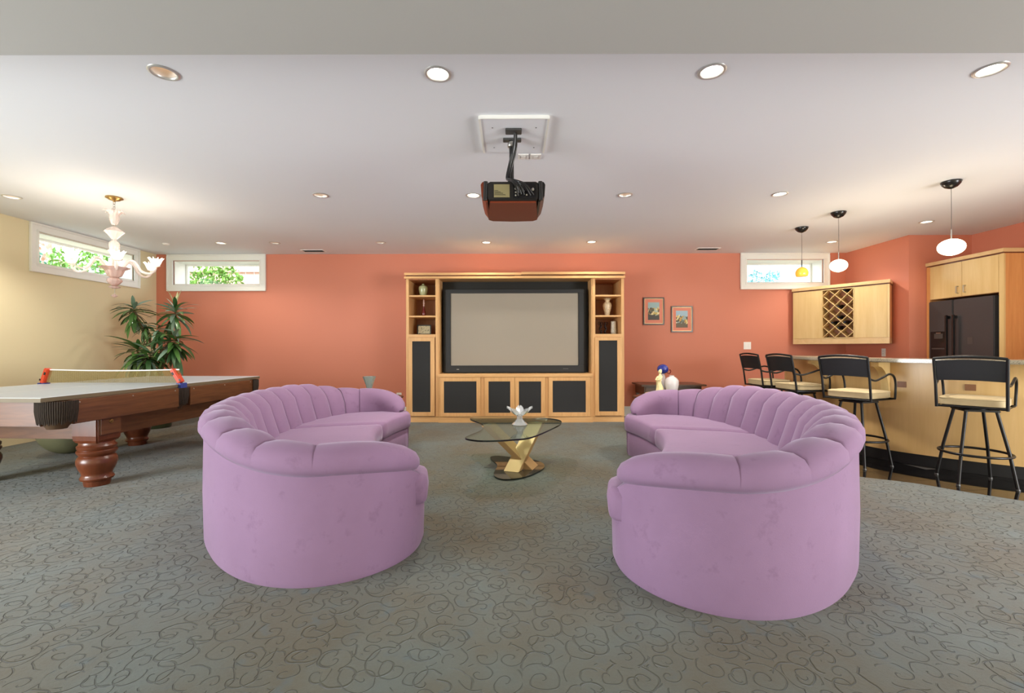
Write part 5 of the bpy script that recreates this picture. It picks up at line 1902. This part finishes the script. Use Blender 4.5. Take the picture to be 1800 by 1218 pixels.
# far door has the dispenser
dl = Lr(MB().box(6.025, 6.098, 6.225, 6.58, 0.72, 1.83)).build('door', 'fridge', rf, bevel=0.008)
drr = Lr(MB().box(6.025, 6.098, 5.69, 6.215, 0.72, 1.83)).build('door', 'fridge', rf, bevel=0.008)
Lr(MB().box(6.025, 6.098, 5.69, 6.58, 0.06, 0.70)).build('freezer_drawer', 'fridge', rf, bevel=0.008)
Lr(MB().box(6.021, 6.030, 6.30, 6.55, 1.02, 1.40)).build('dispenser', 'fridgedark', dl, bevel=0.004)
Lr(MB().box(6.019, 6.022, 6.36, 6.49, 1.30, 1.37)).build('display', 'greymetal', dl)
Lr(MB().box(6.018, 6.0195, 6.39, 6.46, 1.375, 1.385)).build('maker_badge', 'steel', dl)
Lr(MB().box(6.012, 6.022, 6.33, 6.52, 1.15, 1.17)).build('dispenser_lip', 'greymetal', dl)
for hy, par in ((6.265, dl), (6.165, drr)):
    Lr(MB().box(5.965, 5.990, hy - 0.016, hy + 0.016, 0.85, 1.62).box(5.985, 6.026, hy - 0.014, hy + 0.014, 0.86, 0.90).box(5.985, 6.026, hy - 0.014, hy + 0.014, 1.57, 1.61)).build('handle', 'fridgedark', par, bevel=0.005)
Lr(MB().box(6.023, 6.0248, 5.95, 6.02, 1.22, 1.31)).build('energy_label', 'greymetal', drr)


# ================================================================== PENDANT LAMPS
def pendant(label, x, y, zc, rx, rz, mat, lit, droop=0.0):
    t = thing('pendant_lamp', label, 'lamp', (x, y, ZC), group='pendant lamps over the bar')
    MB().lathe([(0.080, -0.001), (0.082, -0.006), (0.072, -0.03), (0.05, -0.055), (0.022, -0.068), (0.008, -0.072)], 28).build('canopy', 'blackdome', t, smooth=50)
    z = zc - ZC
    MB().tube([(0, 0, -0.07), (0.002, 0, z * 0.5), (0, 0, z + rz + 0.09)], 0.0022, 6).build('cord', 'greymetal', t, smooth=60)
    MB().tube([(0, 0, z + rz + 0.095), (0, 0, z + rz - 0.005)], 0.006, 8).build('stem', 'steel' if lit else 'blackdome', t, smooth=60)
    prof = []
    for i in range(13):
        a = -PI / 2 + PI * i / 12
        if not lit and a < -0.55:
            continue
        prof.append((max(rx * math.cos(a), 0.012), z + rz * math.sin(a)))
    MB().lathe(prof, 28).build('shade', mat, t, smooth=60)
    if lit:
        d = bpy.data.lights.new('pendant_light', 'POINT')
        d.energy = 9
        d.color = (1.0, 0.86, 0.66)
        d.shadow_soft_size = 0.1
        o = bpy.data.objects.new('pendant_light', d)
        COL.objects.link(o)
        o.parent = t
        o.location = (0, 0, z - rz - 0.03)


pendant('amber glass pendant lamp hanging in front of the back right window', 3.963, 6.22, 2.195, 0.078, 0.085, 'amber', False)
pendant('white lit glass pendant lamp, middle of the three over the bar', 3.964, 5.52, 2.172, 0.093, 0.074, 'pendlit', True)
pendant('white lit glass pendant lamp in front of the refrigerator cabinet', 4.351, 4.505, 2.170, 0.107, 0.080, 'pendlit', True)


# ================================================================== OUTSIDE THE WINDOWS
struct('ground_back', MB().box(-12, 9, YB + WT + 0.02, 14, 1.9, 2.16), 'ground', 'garden soil outside the back windows')
struct('ground_left', MB().box(-12, XL - WT - 0.02, 0, YB + WT + 0.02, 1.9, 2.16), 'ground', 'garden soil outside the left window')


def shrub(label, loc, rx, ry, rz, n, mat, size):
    t = thing('shrub', label, 'shrub', loc, group='garden shrubs outside the windows')
    mb = MB()
    for i in range(n):
        while True:
            p = Vector((random.uniform(-1, 1), random.uniform(-1, 1), random.uniform(-1, 1)))
            if 0.35 < p.length < 1:
                break
        c = Vector((p.x * rx, p.y * ry, rz + p.z * rz))
        e = Euler((random.uniform(0, 6.28), random.uniform(0, 6.28), random.uniform(0, 6.28))).to_matrix()
        s = size * random.uniform(0.6, 1.3)
        mb.add([c + e @ Vector(q) * s for q in ((-0.5, 0, 0), (0, -0.28, 0.08), (0.6, 0, 0), (0, 0.28, 0.08))], [(0, 1, 2, 3)])
    f = mb.build('foliage', mat, t, recalc=False)
    f['kind'] = 'stuff'
    MB().tube([(0, 0, -0.02), (0.02, 0, rz)], [0.02, 0.01], 6).build('stem', 'bark', t)


shrub('yellow green shrub outside the back left window', (-6.15, 9.4, 2.16), 0.62, 0.35, 0.40, 800, 'bush', 0.09)
shrub('blue green shrub outside the back left window', (-5.15, 9.7, 2.16), 0.20, 0.2, 0.36, 260, 'bush2', 0.08)
shrub('blue green shrub outside the back right window, left one', (5.15, 9.6, 2.16), 0.17, 0.2, 0.34, 200, 'bush3', 0.06)
shrub('blue green shrub outside the back right window, right one', (5.55, 9.7, 2.16), 0.19, 0.2, 0.36, 220, 'bush3', 0.06)
shrub('large green shrub outside the left window', (-8.3, 8.9, 2.16), 0.7, 0.8, 0.50, 900, 'bush', 0.10)
shrub('blue green shrub outside the left window', (-8.4, 7.3, 2.16), 0.6, 0.7, 0.48, 800, 'bush2', 0.10)
shrub('brownish shrub at the back outside the left window', (-10.4, 9.4, 2.16), 0.8, 1.6, 0.85, 1100, 'fence', 0.12)
fe = thing('garden_fence', 'reddish board fence beyond the back left window', 'fence', (-6.0, 10.6, 2.16))
for k in range(26):
    MB().box(-2.6 + 0.2 * k, -2.6 + 0.2 * k + 0.185, 0, 0.02, 0, 1.30 + 0.01 * (k % 2)).build('board', 'fence', fe)
MB().box(-2.6, 2.6, -0.04, -0.001, 0.80, 0.88).build('fence_rail', 'fence', fe)
sd = thing('neighbour_wall', 'white lap siding wall beyond the back right window', 'wall', (6.4, 11.2, 2.16))
for k in range(14):
    MB().obox((0, 0, 0.08 + 0.16 * k), (1, 0, 0), (0, 1, 0.12), (0, -0.12, 1), 6.0, 0.02, 0.165).build('siding_board', 'siding', sd)


# ceiling sensor near the back left corner
ss = thing('ceiling_sensor', 'small round grey sensor on the ceiling in the back left corner', 'sensor', (-5.38, 7.08, ZC))
MB().lathe([(0.045, -0.001), (0.045, -0.012), (0.036, -0.022), (0.001, -0.024)], 24).build('housing', 'plate', ss, smooth=50)
MB().lathe([(0.050, -0.0005), (0.050, -0.006), (0.046, -0.007)], 24, cap=False).build('rim', 'plate', ss, smooth=50)

# put the empties of the bar and the corner cabinet at their bases
for root, base in ((bar, (4.25, 4.55, 0.0)), (wc, (5.40, 7.40, wz0))):
    root.location = base
    for c in root.children:
        c.location = (-base[0], -base[1], -base[2])
